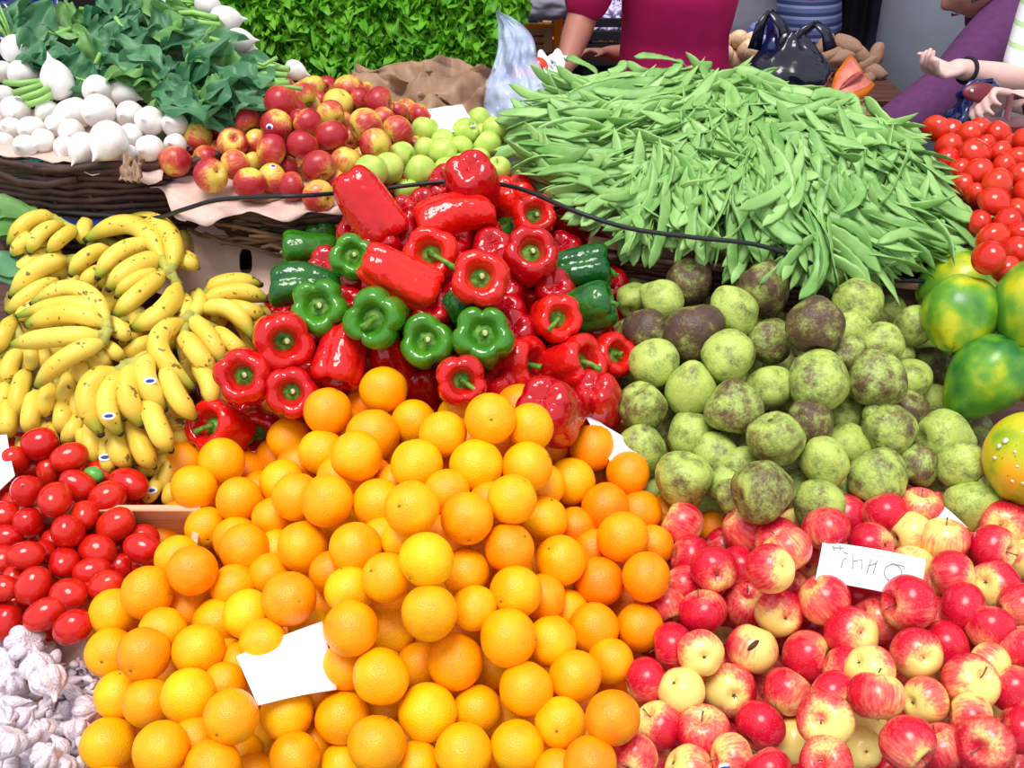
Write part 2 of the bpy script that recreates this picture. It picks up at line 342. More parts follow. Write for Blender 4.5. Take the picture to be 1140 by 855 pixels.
def turnip_mesh(seed, long=1.0):
    rnd = random.Random(seed); o = seed*2.2
    pr = prof([(0, .86), (.2, .9), (.55, .8), (.9, .45), (1.0, .0), (.88, -.45), (.55, -.82), (.22, -1.02), (.08, -1.22), (0, -1.34)])
    bx = rnd.uniform(-.2, .2)
    def f(th, t):
        rho, z = pr(t); zz = z*long if z < 0 else z; k = 1+.08*nz((math.cos(th), math.sin(th), z), 1.2, o)
        return Vector((rho*k*math.cos(th)+bx*min(0, z)**2, rho*k*math.sin(th), zz))
    return mk('turnip', *ball(f, 24, 22), M['turnip'])
def papaya_mesh(seed, L=1.25, taper=.25):
    o = seed*5.3
    def f(th, t):
        a = t*PI; v = Vector((math.sin(a)*math.cos(th), math.sin(a)*math.sin(th), math.cos(a))); r = 1+.06*nz(v, .9, o)+.025*math.cos(5*th)
        k = 1+taper*v.z-.18*max(0, -v.z)**2; z = v.z*L*r - .1*math.exp(-(math.sin(a)/.2)**2)*(1 if v.z > 0 else -.6)
        return Vector((v.x*r*k, v.y*r*k, z))
    return mk('papaya', *ball(f, 40, 28), M['papaya'])
def quat_to(v, spin):
    q = Vector((0, 0, 1)).rotation_difference(v.normalized()); return q @ Quaternion((0, 0, 1), spin)
# ------------------------------------------------------------------ data read off the photograph: x, y, radius
def parse(s): return [tuple(float(q) for q in a.split(',')) for a in s.split()]
ORANGES = parse("""427,434,27 365,458,27 247,514,27 216,543,26 266,556,25.5 230,588,24 322,489,25 358,503,26 397,508,29 415,485,30 455,471,25 464,517,29
364,558,30 330,553,27 314,537,26 303,576,23 422,561,30 458,566,31 263,601,26 272,611,28 308,578,22 337,609,29 310,613,25 214,635,28 198,622,26 164,660,30
127,682,27 260,653,26 322,667,30.5 276,684,28 242,693,27 208,680,25 181,703,27 221,723,29.5 160,728,30 123,727,28 132,774,27 165,782,28 210,775,31 257,798,31
120,828,30.5 179,834,31.5 237,853,31 283,866,28 319,794,30.5 285,812,26 328,842,28 117,878,26 269,840,25 218,823,26 250,762,25 192,748,24 251,733,24 293,716,27 268,739,25
396,611,30 520,577,29.5 475,623,31.5 430,643,28.5 519,638,27.5 567,610,28.5 570,556,28 606,578,26.5 624,624,28.5 641,588,24 574.5,659,29.5 604,665,26 528,677,26
566,710,33 614,714,28 478,682,31.5 434,703,28 389,657,28 391,699.5,31 384,742,27 424,753,32.5 467,741,27 507,737,31.5 549,742,26 473,712,25 586,767,31
640,753,30 531,790,28 476,793,33 419.5,829,33 381,799,30.5 516,837,32 576,831.5,30.5 347,830,28 465,852,27 382,853,26 624,805,29 433,785,25 560,800,25 458,820,24
674,565,28 693,598,29.5 711,571,26 744,571,23 793,588,20 667,648,28 719.5,642,28 661,699.5,28.5 712,698.5,27 612,712,28 680,736,26 630,680,25 660,612,24 727,607,23 624,655,24
682,799,31.5 657,850,30.5 620,862,28 611,840,25 652,818,24 546,466,29 590,476,27.5 493,484,27.5 461,470,26 530,519,30.5 587,520,28.5 660,499,26.5 636,536,27 699,527,25 497,547,26 500,655,25
369,637,25 345,700,25 355,770,24 600,745,24 545,560,24 640,630,22 448,600,24 348,640,24 300,640,24 425,600,24 572,635,22 380,583,23 440,540,24 605,540,25""")
APPLES = [(*a, k) for s, k in (("""760,584,25 769,621,25 795,634,25.5 832,588,28.5 868,603,27 741,675,22 782,681,26.5 830,674,26 749,720,26 719,758,25 846,808,28 855,858,26
876,770,26.5 898,731,28.5 917,667,28.5 975,689,27 1051,719,27 1072.5,676,27.5 919,588,26 941,574,24 985,572,25.5 1024,567,25 876,613,28 970,608,26 1137,721,27 1128,768,26 1134,812,26
920,849,29 1010,827,31 1047,832,28 1096,829,31.5 1012,671,31 1135,675,25 1133,568,22 1102,699,27 940,745,26 906,630,22 954,665,23 805,610,22 762,652,22 825,631,24""", 'red'),
("""858,633,27 868,682.5,26.5 837,722,28.5 948,705,29.5 1021,727.5,28 1080,760,31 975.5,775,30.5 919,802,31 1051.6,601,26.5 1061,639,26.5 1107,652,28 1105,611,27 1116,583,25
1014,596,25 929,773,26 1015,630,25 813,768.5,29 1140,622,24 1081,800,27 884,586,20 1088,590,20""", 'mixed'),
("""780,727,25.5 758,768.5,26 766,857,28 968,746,28 1029.5,780,26 959.5,833,23 882,825,25 1101,740,24 965,805,23 1113,802,20 1036,655,22 806,717,20""", 'yellow'),
("""733,808,27 782.5,814,29.5 705,842,26 815,843,26 710,732,20 909,694,23 811,810,20""", 'dull')) for a in parse(s)]
CHERI = [(*a,) for a in parse("""701,308,17,.45 731,302,16,.5 705,334,19,.2 736,334,23,.05 768,313,26,.85 808,304,20,.35 772,370,31,1.05 719,368,25,.95 815,346,27,.2 849,322,30,.8
871,306,19,.35 889,310,12,.3 891,331,16,.7 935,297,28,.5 918,327,18,.8 955,338,28,.3 907,363,31,.85 857,380,25.5,.65 810,397,29,.25 727,405,27,.15 769,431,28,.1 818.6,454,30,.6
856,433,25,.3 912,423,33,.4 715,453,26.5,.45 767.5,482,26,.25 796.5,505,24,.15 713,503,29,.45 736,491,20,.6 761,536,30,.35 788,547,18,.4 825,520,22,.35 807,537,20,.35 850.5,547,34,.6
818,553,20,.5 865,490,31,.5 903,471,26,.8 888,528,20,.6 918,515,26.5,.0 912,562,28,.4 791,572,18,.1 727,547,18,.1 938,461,22,.4 944,496,25,.15 974,422,31,.6 990,478,29.5,.5
1007,461,25,.8 1053,487,29,.05 1040,449,20,.3 1013,423,24,.3 980,382,22,.4 1037,409,25,.7 1018,363,22,.35 989,348,20,.3 1000,344,14,.3 1002,391,15,0 978,532,31,.45 1020,518,24,.65
1069,517,26,.35 1082,562,26,.15 1044,547,20,.3 941,549,20,.4 871,350,16,.1 888,390,18,.4 887,442,21,.5 752,398,18,.5 836,410,16,.4 690,470,18,.7 947,371,22,.1 838,479,16,.4""")]
# plum tomatoes: x, y, half length, half width, angle in the picture
PLUM = parse("""44.7,494,21,18.5,20 76.8,509,21,16,25 16,512,16,15,0 54,526,15,13,90 33,520,15,13,0 87,541,22,17,-35 61,556.6,20,18.5,0 30,547,19,18,0 119.7,554,21,18,25 143.4,539,25,18,-15
94.7,573.7,17,16,0 129,584,24,18.5,30 31.6,581.6,18,17,0 75.5,592,20,18.5,0 3,574,19,17,0 109,613,22,18.5,-20 158,610,22,17,-10 160,598,18,15,-20 158,627,18,14,0 50,616,16,15,0
29,618,18,16,0 5,622,16,15,0 72,626,18,17,0 102.6,637,19,17,10 38,652,23,19.5,65 77.6,663,23,19.5,0 3,655,17,15,0 118,652,22,17,20 134,632,17,14,60 8,598,16,14,0 55,597,15,13,0 8,693,22,18,80 50,684,24,18,30 81,698,23,19,35 100,660,17,15,0 17,641,14,13,0""")
RTOM = parse("""1042,143,14.5 1056,164,15.5 1085,171,17.5 1112,170,14 1134,176,14 1057,178,14 1089,191,16 1118,185,14 1136,196,14 1110,206,18.5 1140,214,14 1107,225,18 1071,206,13 1086,216,12.5
1068,190,14 1134,234,14 1122,247,17 1105.6,266,18.5 1100.7,287,19 1132.6,282,18.5 1136,262,16 1090,248,14 1120,300,16 1098,162,12 1140,156,13 1127,160,11""")
BAPPLES = parse("""220,153,18,.25 243,145,15,1 272,134,17.5,.45 312,113,17.5,.7 308,139,17.5,.7 259,160,17,.75 195,180,17.5,.9 235,195,19,.45 262,183,16.5,.45 278,204,18,.65 303,200,17.5,.35
325,208,16.5,.95 302,167,18,.8 285,158,14,.1 337,162,17.5,.9 343,137,16,.5 355,185,18.5,.7 355,219,18.5,.5 369,150.7,18,.85 368,128,16,.4 377,115,17,.05 388,100,17,.7 407,139,18.5,.3 385,180,17,.5
418,161,17.5,.7 391,155,14,.9 422,115,17.5,.75 443,146,17.5,.75 335,107,16,.1 347,99,16,.6 364,98,13,.9 468,130,14,.8 463,163,12,.8 281,181,12,.3 320,187,13,.8 230,177,15,.8 291,125,12,.9 400,112,14,.8 427,133,14,.8
443,124,12,.5 403,175,13,.5 332,134,12,.8 373,203,14,.8 316,100,12,.7 318,152,12,.8 250,128,12,.9 357,113,11,.8 405,101,11,.4 383,136,12,.7""")
PEARS = parse("""473,145,15 490,147,14 518,147,15 533,133,13 552,145,15 543,162,16 447,173,15 432,187,17 413,190,18 468,192,19 493,170,16 513,165,14 473,167,14 498,190,15 493,157,13 555,188,14 453,213,14
533,178,13 377,214,10 515,185,14 455,160,12 536,150,12""")
# peppers: x, y, radius, squash-length, direction (right, up, towards), colour, darkness, lobes, stem length, stem side
PEPPERS = [
 (526,204,31,1.0,(.1,-.35,-1),'r',.7,4,1,.3,'topmost red pepper standing round and wrinkled on the heap'),
 (497,240,25,1.75,(-1,-.35,.1),'r',.3,3,1,.3,'long curved red pepper lying just under the topmost one'),
 (536,256,20,1.1,(.55,-.1,1),'r',.2,4,.5,.3,'small red pepper with open ring top behind the long curved one'),
 (577,232,28,1.1,(.2,-.6,-.6),'r',.1,4,1,.3,'bright red pepper behind the black hose, right of the topmost one'),
 (593.5,241,25,1.1,(.15,.1,1),'r',.3,4,.3,.2,'red pepper with pale cut stem above the deep ringed one'),
 (480.5,284,31,1.2,(-.05,.05,1),'r',.2,4,1.3,.9,'red pepper whose long green stem droops down to the right'),
 (590,284,30.5,1.2,(.1,.2,1),'r',.75,5,.25,.1,'dark red pepper shaped like a deep ring, right of centre'),
 (534.6,311,33,1.15,(0,.1,1),'r',.3,4,.3,.1,'squarish four-lobed red pepper in the middle of the heap'),
 (641,262,23,1.15,(.4,-.8,-.5),'r',.3,4,1,.3,'smooth red pepper lying at the right edge above the dark green one'),
 (646,300,26,1.45,(1,.15,.1),'g',.95,4,1.1,.5,'long dark green pepper pointing right with its stem towards the cherimoyas'),
 (652,343,28,1.15,(1,.3,.25),'g',.9,3,1,-.3,'dark green pepper below the long green one at right'),
 (688,353,15,1.2,(.3,.6,.3),'r',.8,3,.4,.2,'small dark red pepper squeezed against the grey cherimoya'),
 (619,355,27.5,1.15,(.25,0,1),'r',.1,5,.9,-.8,'bright red pepper with curling stem, left of the green pair'),
 (583,338,25,1.1,(-.2,-.5,-.6),'r',.1,3,.3,.3,'red pepper seen from its side behind the curling stemmed one'),
 (452,312,28,1.6,(.9,-.45,-.2),'r',0,4,1,.3,'long orange-red pepper slanting down between the two upper green ones'),
 (476,381,31,1.1,(-.05,.1,1),'g',.35,3,.3,.1,'three-lobed green pepper in the middle of the green row'),
 (538,375,34.5,1.1,(0,.15,1),'g',.45,5,.25,.1,'large green pepper at the right end of the green row'),
 (513.5,423,29,1.1,(.1,-.1,1),'r',.6,4,.9,.9,'red pepper with a dry pale stem just above the oranges'),
 (577,407,33,1.25,(.85,.05,.6),'r',.5,4,.9,.2,'red pepper lying sideways right of the pale stemmed one'),
 (640,405,32,1.25,(.7,.2,.75),'r',.45,4,.9,.6,'broad red pepper with a thick green stem near the cherimoyas'),
 (682,396,26,1.0,(.45,.2,1),'r',.4,4,.7,.2,'narrow red pepper with open hollow at the far right edge'),
 (612,458,36,1.0,(.25,-.35,-.9),'r',.9,4,1,.2,'big dark red pepper lying smooth side up above the right oranges'),
 (666,447,28,1.1,(.2,-.5,-.8),'r',.8,4,1,.2,'dark red pepper at the lower right corner beside the green cherimoyas'),
 (626,503,17,1.1,(.3,-.8,.2),'r',.7,3,1,.2,'small red pepper peeping out between oranges by the white card'),
 (474,437,27,1.1,(.1,-.6,-.4),'r',.85,4,1,.2,'red pepper half hidden under the middle green pepper'),
 (556,441,24,1.1,(.1,-.6,-.4),'r',.9,4,1,.2,'red pepper half hidden behind the topmost right orange'),
 (315,379,33,1.2,(.35,-.15,1),'r',.5,4,.35,.1,'large red pepper directly under the long green ones at left'),
 (273,418,31.5,1.2,(0,-.05,1),'r',.6,5,.25,.1,'round red pepper with dark green cap next to the bananas'),
 (325,436,29,1.15,(.1,-.05,1),'r',.6,5,.3,.1,'red pepper with green cap touching the upper left orange'),
 (379,399,28,1.15,(-.15,-.9,.35),'r',.5,4,.6,.5,'shiny red pepper pointing down between green and orange rows'),
 (435,410,29,1.1,(.1,-.6,-.3),'r',.6,4,1,.2,'red pepper behind the topmost orange'),
 (389,443,24,1.1,(.2,-.6,-.3),'r',.7,4,1,.2,'red pepper wedged between the two topmost left oranges'),
 (240,475,31,1.0,(-.35,.2,.9),'r',.4,4,1.1,-.4,'red pepper with curled pale stem at the lower left corner'),
 (287,480,29,1.2,(.05,-.25,1),'r',.65,4,1.3,-.5,'dark red pepper whose green stem droops towards the lone oranges'),
 (284,521,16,1.1,(.5,-.5,.2),'r',.6,3,.5,.2,'lowest red pepper, small, glimpsed between the lone oranges'),
 (357,343,32,1.15,(-.05,.05,1),'g',.35,5,.25,.1,'five-lobed green pepper left in the green row'),
 (420,354,34,1.2,(-.15,-.1,1),'g',.4,4,.8,-.5,'green pepper with thick pale stem, second in the green row'),
 (380,372,22,1.1,(.1,-.4,-.5),'r',.8,3,1,.2,'shadowed red pepper deep between two green ones'),
 (414,236,29,1.5,(.55,-.85,-.1),'r',.55,3,1,.2,'long red pepper slanting at the top left over the hose'),
 (378,246,24,1.2,(.6,-.7,-.2),'r',.8,4,1,.2,'dark red pepper tucked left of the long slanting one'),
 (341,277,21,1.4,(-1,0,.2),'g',.6,3,.8,.4,'narrow green pepper on top of the left green stack'),
 (338,316,25,1.75,(-1,.05,.1),'g',.85,4,.6,.2,'long blue-green pepper lying flat above the bananas'),
 (393,287,26,1.1,(.1,.1,1),'g',.25,4,.3,.1,'small bright green pepper left of the long orange-red one'),
 (362,268,20,1.1,(.2,-.6,-.4),'g',.6,3,.8,.4,'green pepper at the top left corner behind the others'),
 (398,326,17,1.3,(.3,.8,.2),'g',.9,3,.3,.1,'dark blue-green pepper squeezed between two facing green ones'),
 (483,214,14,1.0,(-.5,.3,-.3),'r',0,3,.3,.1,'small orange-red pepper behind the long curved one'),
 (560,262,19,1.0,(.4,.2,-.3),'g',.8,3,.3,.1,'green pepper deep behind the ring topped ones'),
 (538,279,17,1.1,(.4,.2,-.3),'g',.8,3,.3,.1,'green pepper glimpsed above the squarish red one'),
 (458,342,24,1.3,(.8,-.4,-.3),'r',.3,3,.8,.2,'red pepper underneath the long orange-red one'),
 (600,375,22,1.1,(.3,-.4,-.3),'r',.6,3,.8,.2,'red pepper in the dark gap right of the large green one'),
 (340,402,22,1.1,(.1,-.4,-.8),'r',.9,3,.8,.2,'red pepper in the gap between three capped red ones'),
 (668,378,22,1.1,(.3,-.4,-.3),'r',.7,3,.8,.2,'red pepper beneath the lower dark green one'),
 (520,345,22,1.1,(.3,-.4,-.3),'g',.95,3,.8,.2,'dark green pepper in the gap above the largest green one')]
PAPAYAS = [(1066,321,44,.95,(.9,.3,.1),.34,'green and yellow papaya at the back, behind another papaya'),
 (1069,352,42,1.0,(.3,.8,-.3),.36,'green papaya with orange blush, leftmost of the heap'),
 (1154,341,46,1.1,(.3,.8,.1),.36,'large green papaya cut by the right edge of the photo'),
 (1095,424,41,1.22,(.55,.7,.2),.3,'pointed green papaya tapering down left, in the middle'),
 (1146,511,50,.98,(.2,.6,.4),.72,'yellow papaya speckled with white sap, lowest of the heap'),
 (1158,425,24,1.1,(.4,.6,.2),.9,'yellow papaya just showing at the right edge')]
TURNIPS = [(18,55,17,1.0,(-.4,.8,.2)),(22,82,14,1.1,(-.9,.1,.3)),(5,108,12,1,(0,0,-1)),(17,123,16,1,(-.2,.3,-.8)),(35,144,14,1,(-.1,.3,-.9)),(13,143,12,1,(0,0,-1)),(65,94,18,1.1,(.1,-.8,-.5)),
 (48,157,13,1,(0,.3,-.9)),(28,163,13,1,(0,.3,-.9)),(53,125,13,1,(0,.5,-.8)),(63,140,13,1,(0,.5,-.8)),(85,126,17,1.2,(.9,.3,-.2)),(110,123,18,.9,(.3,.3,-.9)),(108,100,16,1,(0,.3,-.9)),
 (134,103,14,1.3,(-.95,.2,.1)),(72,163,12,1,(0,.9,-.4)),(93,162,15,1,(.2,.8,-.5)),(122,155,20,1,(.4,.6,-.5)),(145,152,14,1,(0,.3,-.9)),(145,128,15,1,(0,.3,-.9)),(167,135,16,1,(0,0,-1)),
 (195,139,14,1,(0,.2,-1)),(167,166,15,.9,(0,.2,-1)),(143,172,11,1,(0,.6,-.8)),(80,147,14,1,(0,.3,-.9)),(195,161,12,1,(0,.2,-1)),(4,80,12,1,(0,0,-1)),(5,160,12,1,(0,0,-1)),(120,137,12,1,(0,.3,-.9)),
 (248,22,15,1,(-.9,-.1,.2)),(230,5,14,1,(-.9,.1,.1)),(263,45,13,1,(-.9,-.1,.1)),(327,78,11,1.2,(-1,.15,.1)),(274,53,9,1,(-.8,0,.1)),(189,4,11,1,(-.8,.1,.3)),(252,52,9,1,(-.8,0,.1)),(318,95,8,1,(-1,.1,0))]
GARLIC = [(28,716,21,1),(42,742,18,1),(55,757,20,1),(3,738,18,1),(12,757,16,1),(16,782,14,0),(25,800,14,1),(45,815,15,1),(8,826,20,1),(30,825,14,0),(98,745,15,1),(104,765,13,1),(82,738,12,0),
 (80,770,14,0),(75,793,14,1),(95,790,16,1),(110,795,14,1),(60,803,13,0),(68,830,14,0),(85,812,14,1),(96,830,13,0),(50,842,16,1),(30,850,14,1),(10,853,16,1),(72,851,13,1),(90,848,13,0),(40,775,13,0),(28,770,13,1),
 (5,800,14,1),(52,785,13,0),(20,740,12,0),(115,780,12,0),(62,818,12,0),(108,815,11,0),(3,718,13,1),(60,735,12,0),(35,793,12,0),(88,756,13,0),(18,838,12,0),(104,838,12,0),(50,725,13,1),(68,776,12,1)]
# ------------------------------------------------------------------ heap surfaces and settling
BUMPS = dict(orange=[(0, 0, 0, 0, .05), (470, 590, 190, 170, .10)], pepper=[(0, 0, 0, 0, .05), (485, 285, 150, 120, .15)], cherimoya=[(0, 0, 0, 0, .04), (870, 420, 140, 110, .04)],
    papaya=[(0, 0, 0, 0, .08)], apple=[(0, 0, 0, 0, .04), (960, 740, 180, 130, .05)], plum=[(0, 0, 0, 0, .03)], garlic=[(0, 0, 0, 0, 0)], banana=[(0, 0, 0, 0, .02), (130, 370, 110, 90, .06)],
    bapple=[(0, 0, 0, 0, .13), (340, 130, 110, 60, .05)], pear=[(0, 0, 0, 0, .12)], turnip=[(0, 0, 0, 0, .18)], rtomato=[(0, 0, 0, 0, .12)], bean=[(0, 0, 0, 0, .12), (830, 190, 190, 90, .12)])
def surf(zone, px, py):
    d = plane_d(px, py)
    for (cx, cy, sx, sy, h) in BUMPS[zone]: d -= h if sx == 0 else h*math.exp(-((px-cx)/sx)**2-((py-cy)/sy)**2)
    return d
POLY = dict(
 orange=[(400,410),(460,410),(560,440),(620,490),(640,480),(690,485),(725,520),(765,560),(745,600),(750,650),(740,710),(715,760),(710,830),(700,870),(105,870),(105,825),(125,775),(108,720),(98,680),(140,620),(205,590),(190,530),(225,490),(275,520),(300,520),(310,470),(345,435),(395,450)],
 apple=[(735,565),(830,560),(870,590),(960,560),(1010,545),(1070,585),(1150,560),(1150,870),(690,870),(715,760),(740,700),(750,640)],
 cherimoya=[(690,300),(760,290),(880,295),(930,280),(960,285),(1030,340),(1040,440),(1100,490),(1100,580),(1060,580),(1000,545),(870,580),(780,570),(735,550),(700,520),(688,450),(695,380)],
 pepper=[(345,300),(380,265),(420,225),(500,205),(550,210),(620,230),(670,270),(690,350),(690,430),(675,460),(640,480),(560,440),(460,440),(400,430),(340,470),(290,525),(225,480),(266,410),(318,350)],
 plum=[(-10,485),(60,485),(160,540),(165,600),(140,640),(90,700),(60,710),(-10,700)],
 rtomato=[(1045,140),(1150,150),(1150,300),(1095,295),(1090,230),(1065,190)],
 bapple=[(190,165),(260,130),(330,100),(430,100),(460,130),(460,180),(370,220),(250,195)],
 pear=[(400,185),(470,145),(550,135),(560,185),(500,200),(400,205)])
FR = dict(orange=27, apple=26, cherimoya=24, pepper=24, plum=17, rtomato=15, bapple=16, pear=14)
def inside(x, y, poly):
    c = False; n = len(poly)
    for i in range(n):
        (x1, y1), (x2, y2) = poly[i], poly[i-1]
        if (y1 > y) != (y2 > y) and x < (x2-x1)*(y-y1)/(y2-y1)+x1: c = not c
    return c
ITEMS = []
def item(zone, x, y, r, rt, fill=False, **kw):
    d = surf(zone, x, y)
    big = r*d/F
    d += (rt-r)*.006 + (1.5*rt*d/F if fill else 0)
    it = dict(zone=zone, x=x, y=y, r=r, d=d, fill=fill); it.update(kw); ITEMS.append(it); return it
for a in ORANGES: item('orange', a[0], a[1], a[2], 28)
for a in APPLES: item('apple', a[0], a[1], a[2], 27, look=a[3])
for a in CHERI: item('cherimoya', a[0], a[1], a[2], 26, look=a[3])
BIAS = {(526, 204): -.05, (414, 236): -.05, (497, 240): -.03, (458, 342): .05, (583, 338): .06, (378, 246): .04, (338, 316): -.03, (341, 277): -.02, (613, 357): -.02, (577, 232): .02, (513.5, 423): -.03, (577, 407): .04, (474, 437): .02}
for a in PEPPERS: item('pepper', a[0], a[1], a[2]*.95, 28, spec=a)['d'] += BIAS.get((a[0], a[1]), 0)
for a in PAPAYAS: item('papaya', a[0], a[1], a[2], 42, spec=a)
for a in PLUM: item('plum', a[0], a[1], (a[2]+a[3])/2, 18, spec=a)
for a in RTOM: item('rtomato', a[0], a[1], a[2], 15)
for a in BAPPLES: item('bapple', a[0], a[1], a[2], 16.5, look=a[3])
for a in PEARS: item('pear', a[0], a[1], a[2], 15)
for a in TURNIPS: item('turnip', a[0], a[1], a[2], 14, spec=a)
for a in GARLIC: item('garlic', a[0], a[1], a[2], 15, spec=a)
for z, poly in POLY.items():
    mine = [(i['x'], i['y'], i['r']*.97) for i in ITEMS]
    xs = [p[0] for p in poly]; ys = [p[1] for p in poly]; pts = [(x, y) for x in np.arange(min(xs), max(xs), 4) for y in np.arange(min(ys), max(ys), 4) if inside(x, y, poly)]
    r0 = FR[z]
    free = np.array(pts, float); ma = np.array(mine)
    free = free[(((free[:, None, :]-ma[None, :, :2])**2).sum(2) > ma[None, :, 2]**2).all(1)]
    while len(free):
        cand = free[::3]; cnt_ = (((cand[:, None]-free[None])**2).sum(2) < (r0*.9)**2).sum(1); best = cand[int(cnt_.argmax())]
        it = item(z, float(best[0])+random.uniform(-3, 3), float(best[1])+random.uniform(-3, 3), r0*random.uniform(.95, 1.05), r0, fill=True, look=dict(apple='red', cherimoya=.6, bapple=.7).get(z), spec=None)
        free = free[((free-np.array([it['x'], it['y']]))**2).sum(1) > (r0*.95)**2]; free = free[(np.abs(free-best).sum(1) > .01)] if len(free) else free
n = len(ITEMS); X = np.array([i['x'] for i in ITEMS]); Y = np.array([i['y'] for i in ITEMS]); R = np.array([i['r'] for i in ITEMS]); D = np.array([i['d'] for i in ITEMS]); D0 = D.copy()
RAY = np.array([tuple(ray(x, y)) for x, y in zip(X, Y)])
sep2 = np.hypot(X[:, None]-X[None], Y[:, None]-Y[None]); near = sep2 < (R[:, None]+R[None])*.99; np.fill_diagonal(near, False)
I, J = np.where(np.triu(near))
for itn in range(260):
    pI = RAY[I]*D[I, None]; pJ = RAY[J]*D[J, None]; rs = (R[I]*D[I]+R[J]*D[J])/F*.965
    lat = sep2[I, J]*(D[I]+D[J])/2/F; need = np.sqrt(np.maximum(rs**2-lat**2, 0)); dd = D[I]-D[J]
    lack = need-np.abs(dd); on = lack > 0; sg = np.where(dd >= 0, 1.0, -1.0)
    mv = np.where(on, lack*.25*sg, 0); acc = np.zeros(n); np.add.at(acc, I, mv); np.add.at(acc, J, -mv)
    D += np.clip(acc, -.03, .03) + (D0-D)*(.015 if itn < 200 else 0)
for k, i in enumerate(ITEMS): i['d'] = float(D[k]); i['R'] = i['r']*i['d']/F; i['p'] = P(i['x'], i['y'], i['d'])
print('items', n, 'moved', float(np.abs(D-D0).max()), float(np.abs(D-D0).mean()))
# ------------------------------------------------------------------ wording
ORD = ['nearest', 'second', 'third', 'fourth', 'fifth', 'sixth', 'seventh', 'eighth', 'ninth', 'tenth', 'eleventh', 'twelfth', 'thirteenth', 'fourteenth']
DIRS = ['right of', 'up and right of', 'above', 'up and left of', 'left of', 'down and left of', 'below', 'down and right of']
def describe(items, marks, noun, adj):
    cl = {}
    for i in items:
        m = min(marks, key=lambda q: (q[0]-i['x'])**2+(q[1]-i['y'])**2); a = math.atan2(m[1]-i['y'], i['x']-m[0]); k = int(round(a/(PI/4))) % 8
        i['_l'] = (m[2], k); i['_d'] = math.hypot(i['x']-m[0], i['y']-m[1]); cl.setdefault(i['_l'], []).append(i)
    for (m, k), L in cl.items():
        L.sort(key=lambda i: i['_d'])
        for j, i in enumerate(L):
            i['label'] = f"{adj(i)} {noun}, {ORD[min(j, 13)]+' one ' if len(L) > 1 else ''}{DIRS[k]} {m}"
def put(name, me, it, v, spin, sc, group, cat, label=None, mats_=None):
    o = link(name, me); o.rotation_mode = 'QUATERNION'; o.rotation_quaternion = quat_to(v, spin); o.location = it['p']
    o.scale = sc if hasattr(sc, '__len__') else (sc, sc, sc)
    tag(o, label or it.get('label'), cat, group); return o
def child(name, me, par): return link(name, me, par)
def rdir(t=.3):
    while True:
        v = Vector((random.gauss(0, 1), random.gauss(0, 1), random.gauss(0, 1)))
        if v.length > .2: return v.normalized()
zone = lambda z: [i for i in ITEMS if i['zone'] == z]
# ---- oranges
OM = [orange_mesh(k) for k in range(5)]; btn = star('stem_button', M['button'], .955, .075, 5, .02, .6)
nav_me = star('navel', M['button'], 0, .05, 6, .012, .5)
omarks = [(320, 737, 'the white card on the oranges'), (427, 434, 'the topmost orange'), (232, 540, 'the lone orange trio'), (600, 470, 'the smooth dark red pepper'), (700, 500, 'the white card by the cherimoyas'),
 (110, 700, 'the lowest red plum tomato'), (105, 800, 'the garlic heap'), (745, 650, 'the left edge of the red apples'), (478, 652, 'the middle of the orange heap'), (715, 790, 'the darkest red apple'),
 (480, 860, 'the bottom centre of the orange heap'), (600, 610, 'the green-buttoned orange'), (250, 600, 'the wooden crate rim')]
os_ = zone('orange')
for i in os_: i['deep'] = min(1, max(0, random.gauss(.46, .13) + (.3 if i['x'] > 640 else 0) + (.25 if i['fill'] else 0)))
describe(os_, omarks, 'orange', lambda i: 'mostly hidden' if i['fill'] else ('deep' if i['deep'] > .62 else ('yellowish' if i['deep'] < .36 else 'bright')))
OVIEW = {(453,637):1}
BT = [(520,577,(.1,-.75,.6)),(475,623,(-.6,-.6,.6)),(567,610,(.6,.55,.5)),(624,624,(-.45,.55,.6)),(566,710,(.9,0,.25)),(458,566,(-.35,.2,.9)),(570,556,(.5,.75,.3)),(546,466,(.05,0,1)),(587,520,(.85,.45,.2)),(606,578,(.3,.85,.3)),
 (123,727,(0,-.1,1)),(160,728,(-.2,-.4,.9)),(257,798,(-.3,-.4,.9)),(247,514,(-.85,-.3,.4)),(682,799,(.4,-.7,.5)),(624,805,(-.2,0,1)),(164,660,(.95,0,.2)),(574.5,659,(-.6,-.2,.8)),(322,667,(.5,.1,.8)),(230,588,(.3,-.4,.9)),(430,643,(-.5,.4,.7))]
for i in os_:
    b = next((q for q in BT if abs(q[0]-i['x']) < 2 and abs(q[1]-i['y']) < 2), None)
    v = C3(*b[2]) if b else (C3(random.gauss(0, 1), random.gauss(0, 1), random.uniform(-1.2, .2)))
    o = put('orange', random.choice(OM), i, v, random.uniform(0, 6), i['R'], 'oranges in the heap', 'orange')
    o.color = (i['deep'], 0, 0, 1); child('stem_button', btn, o)
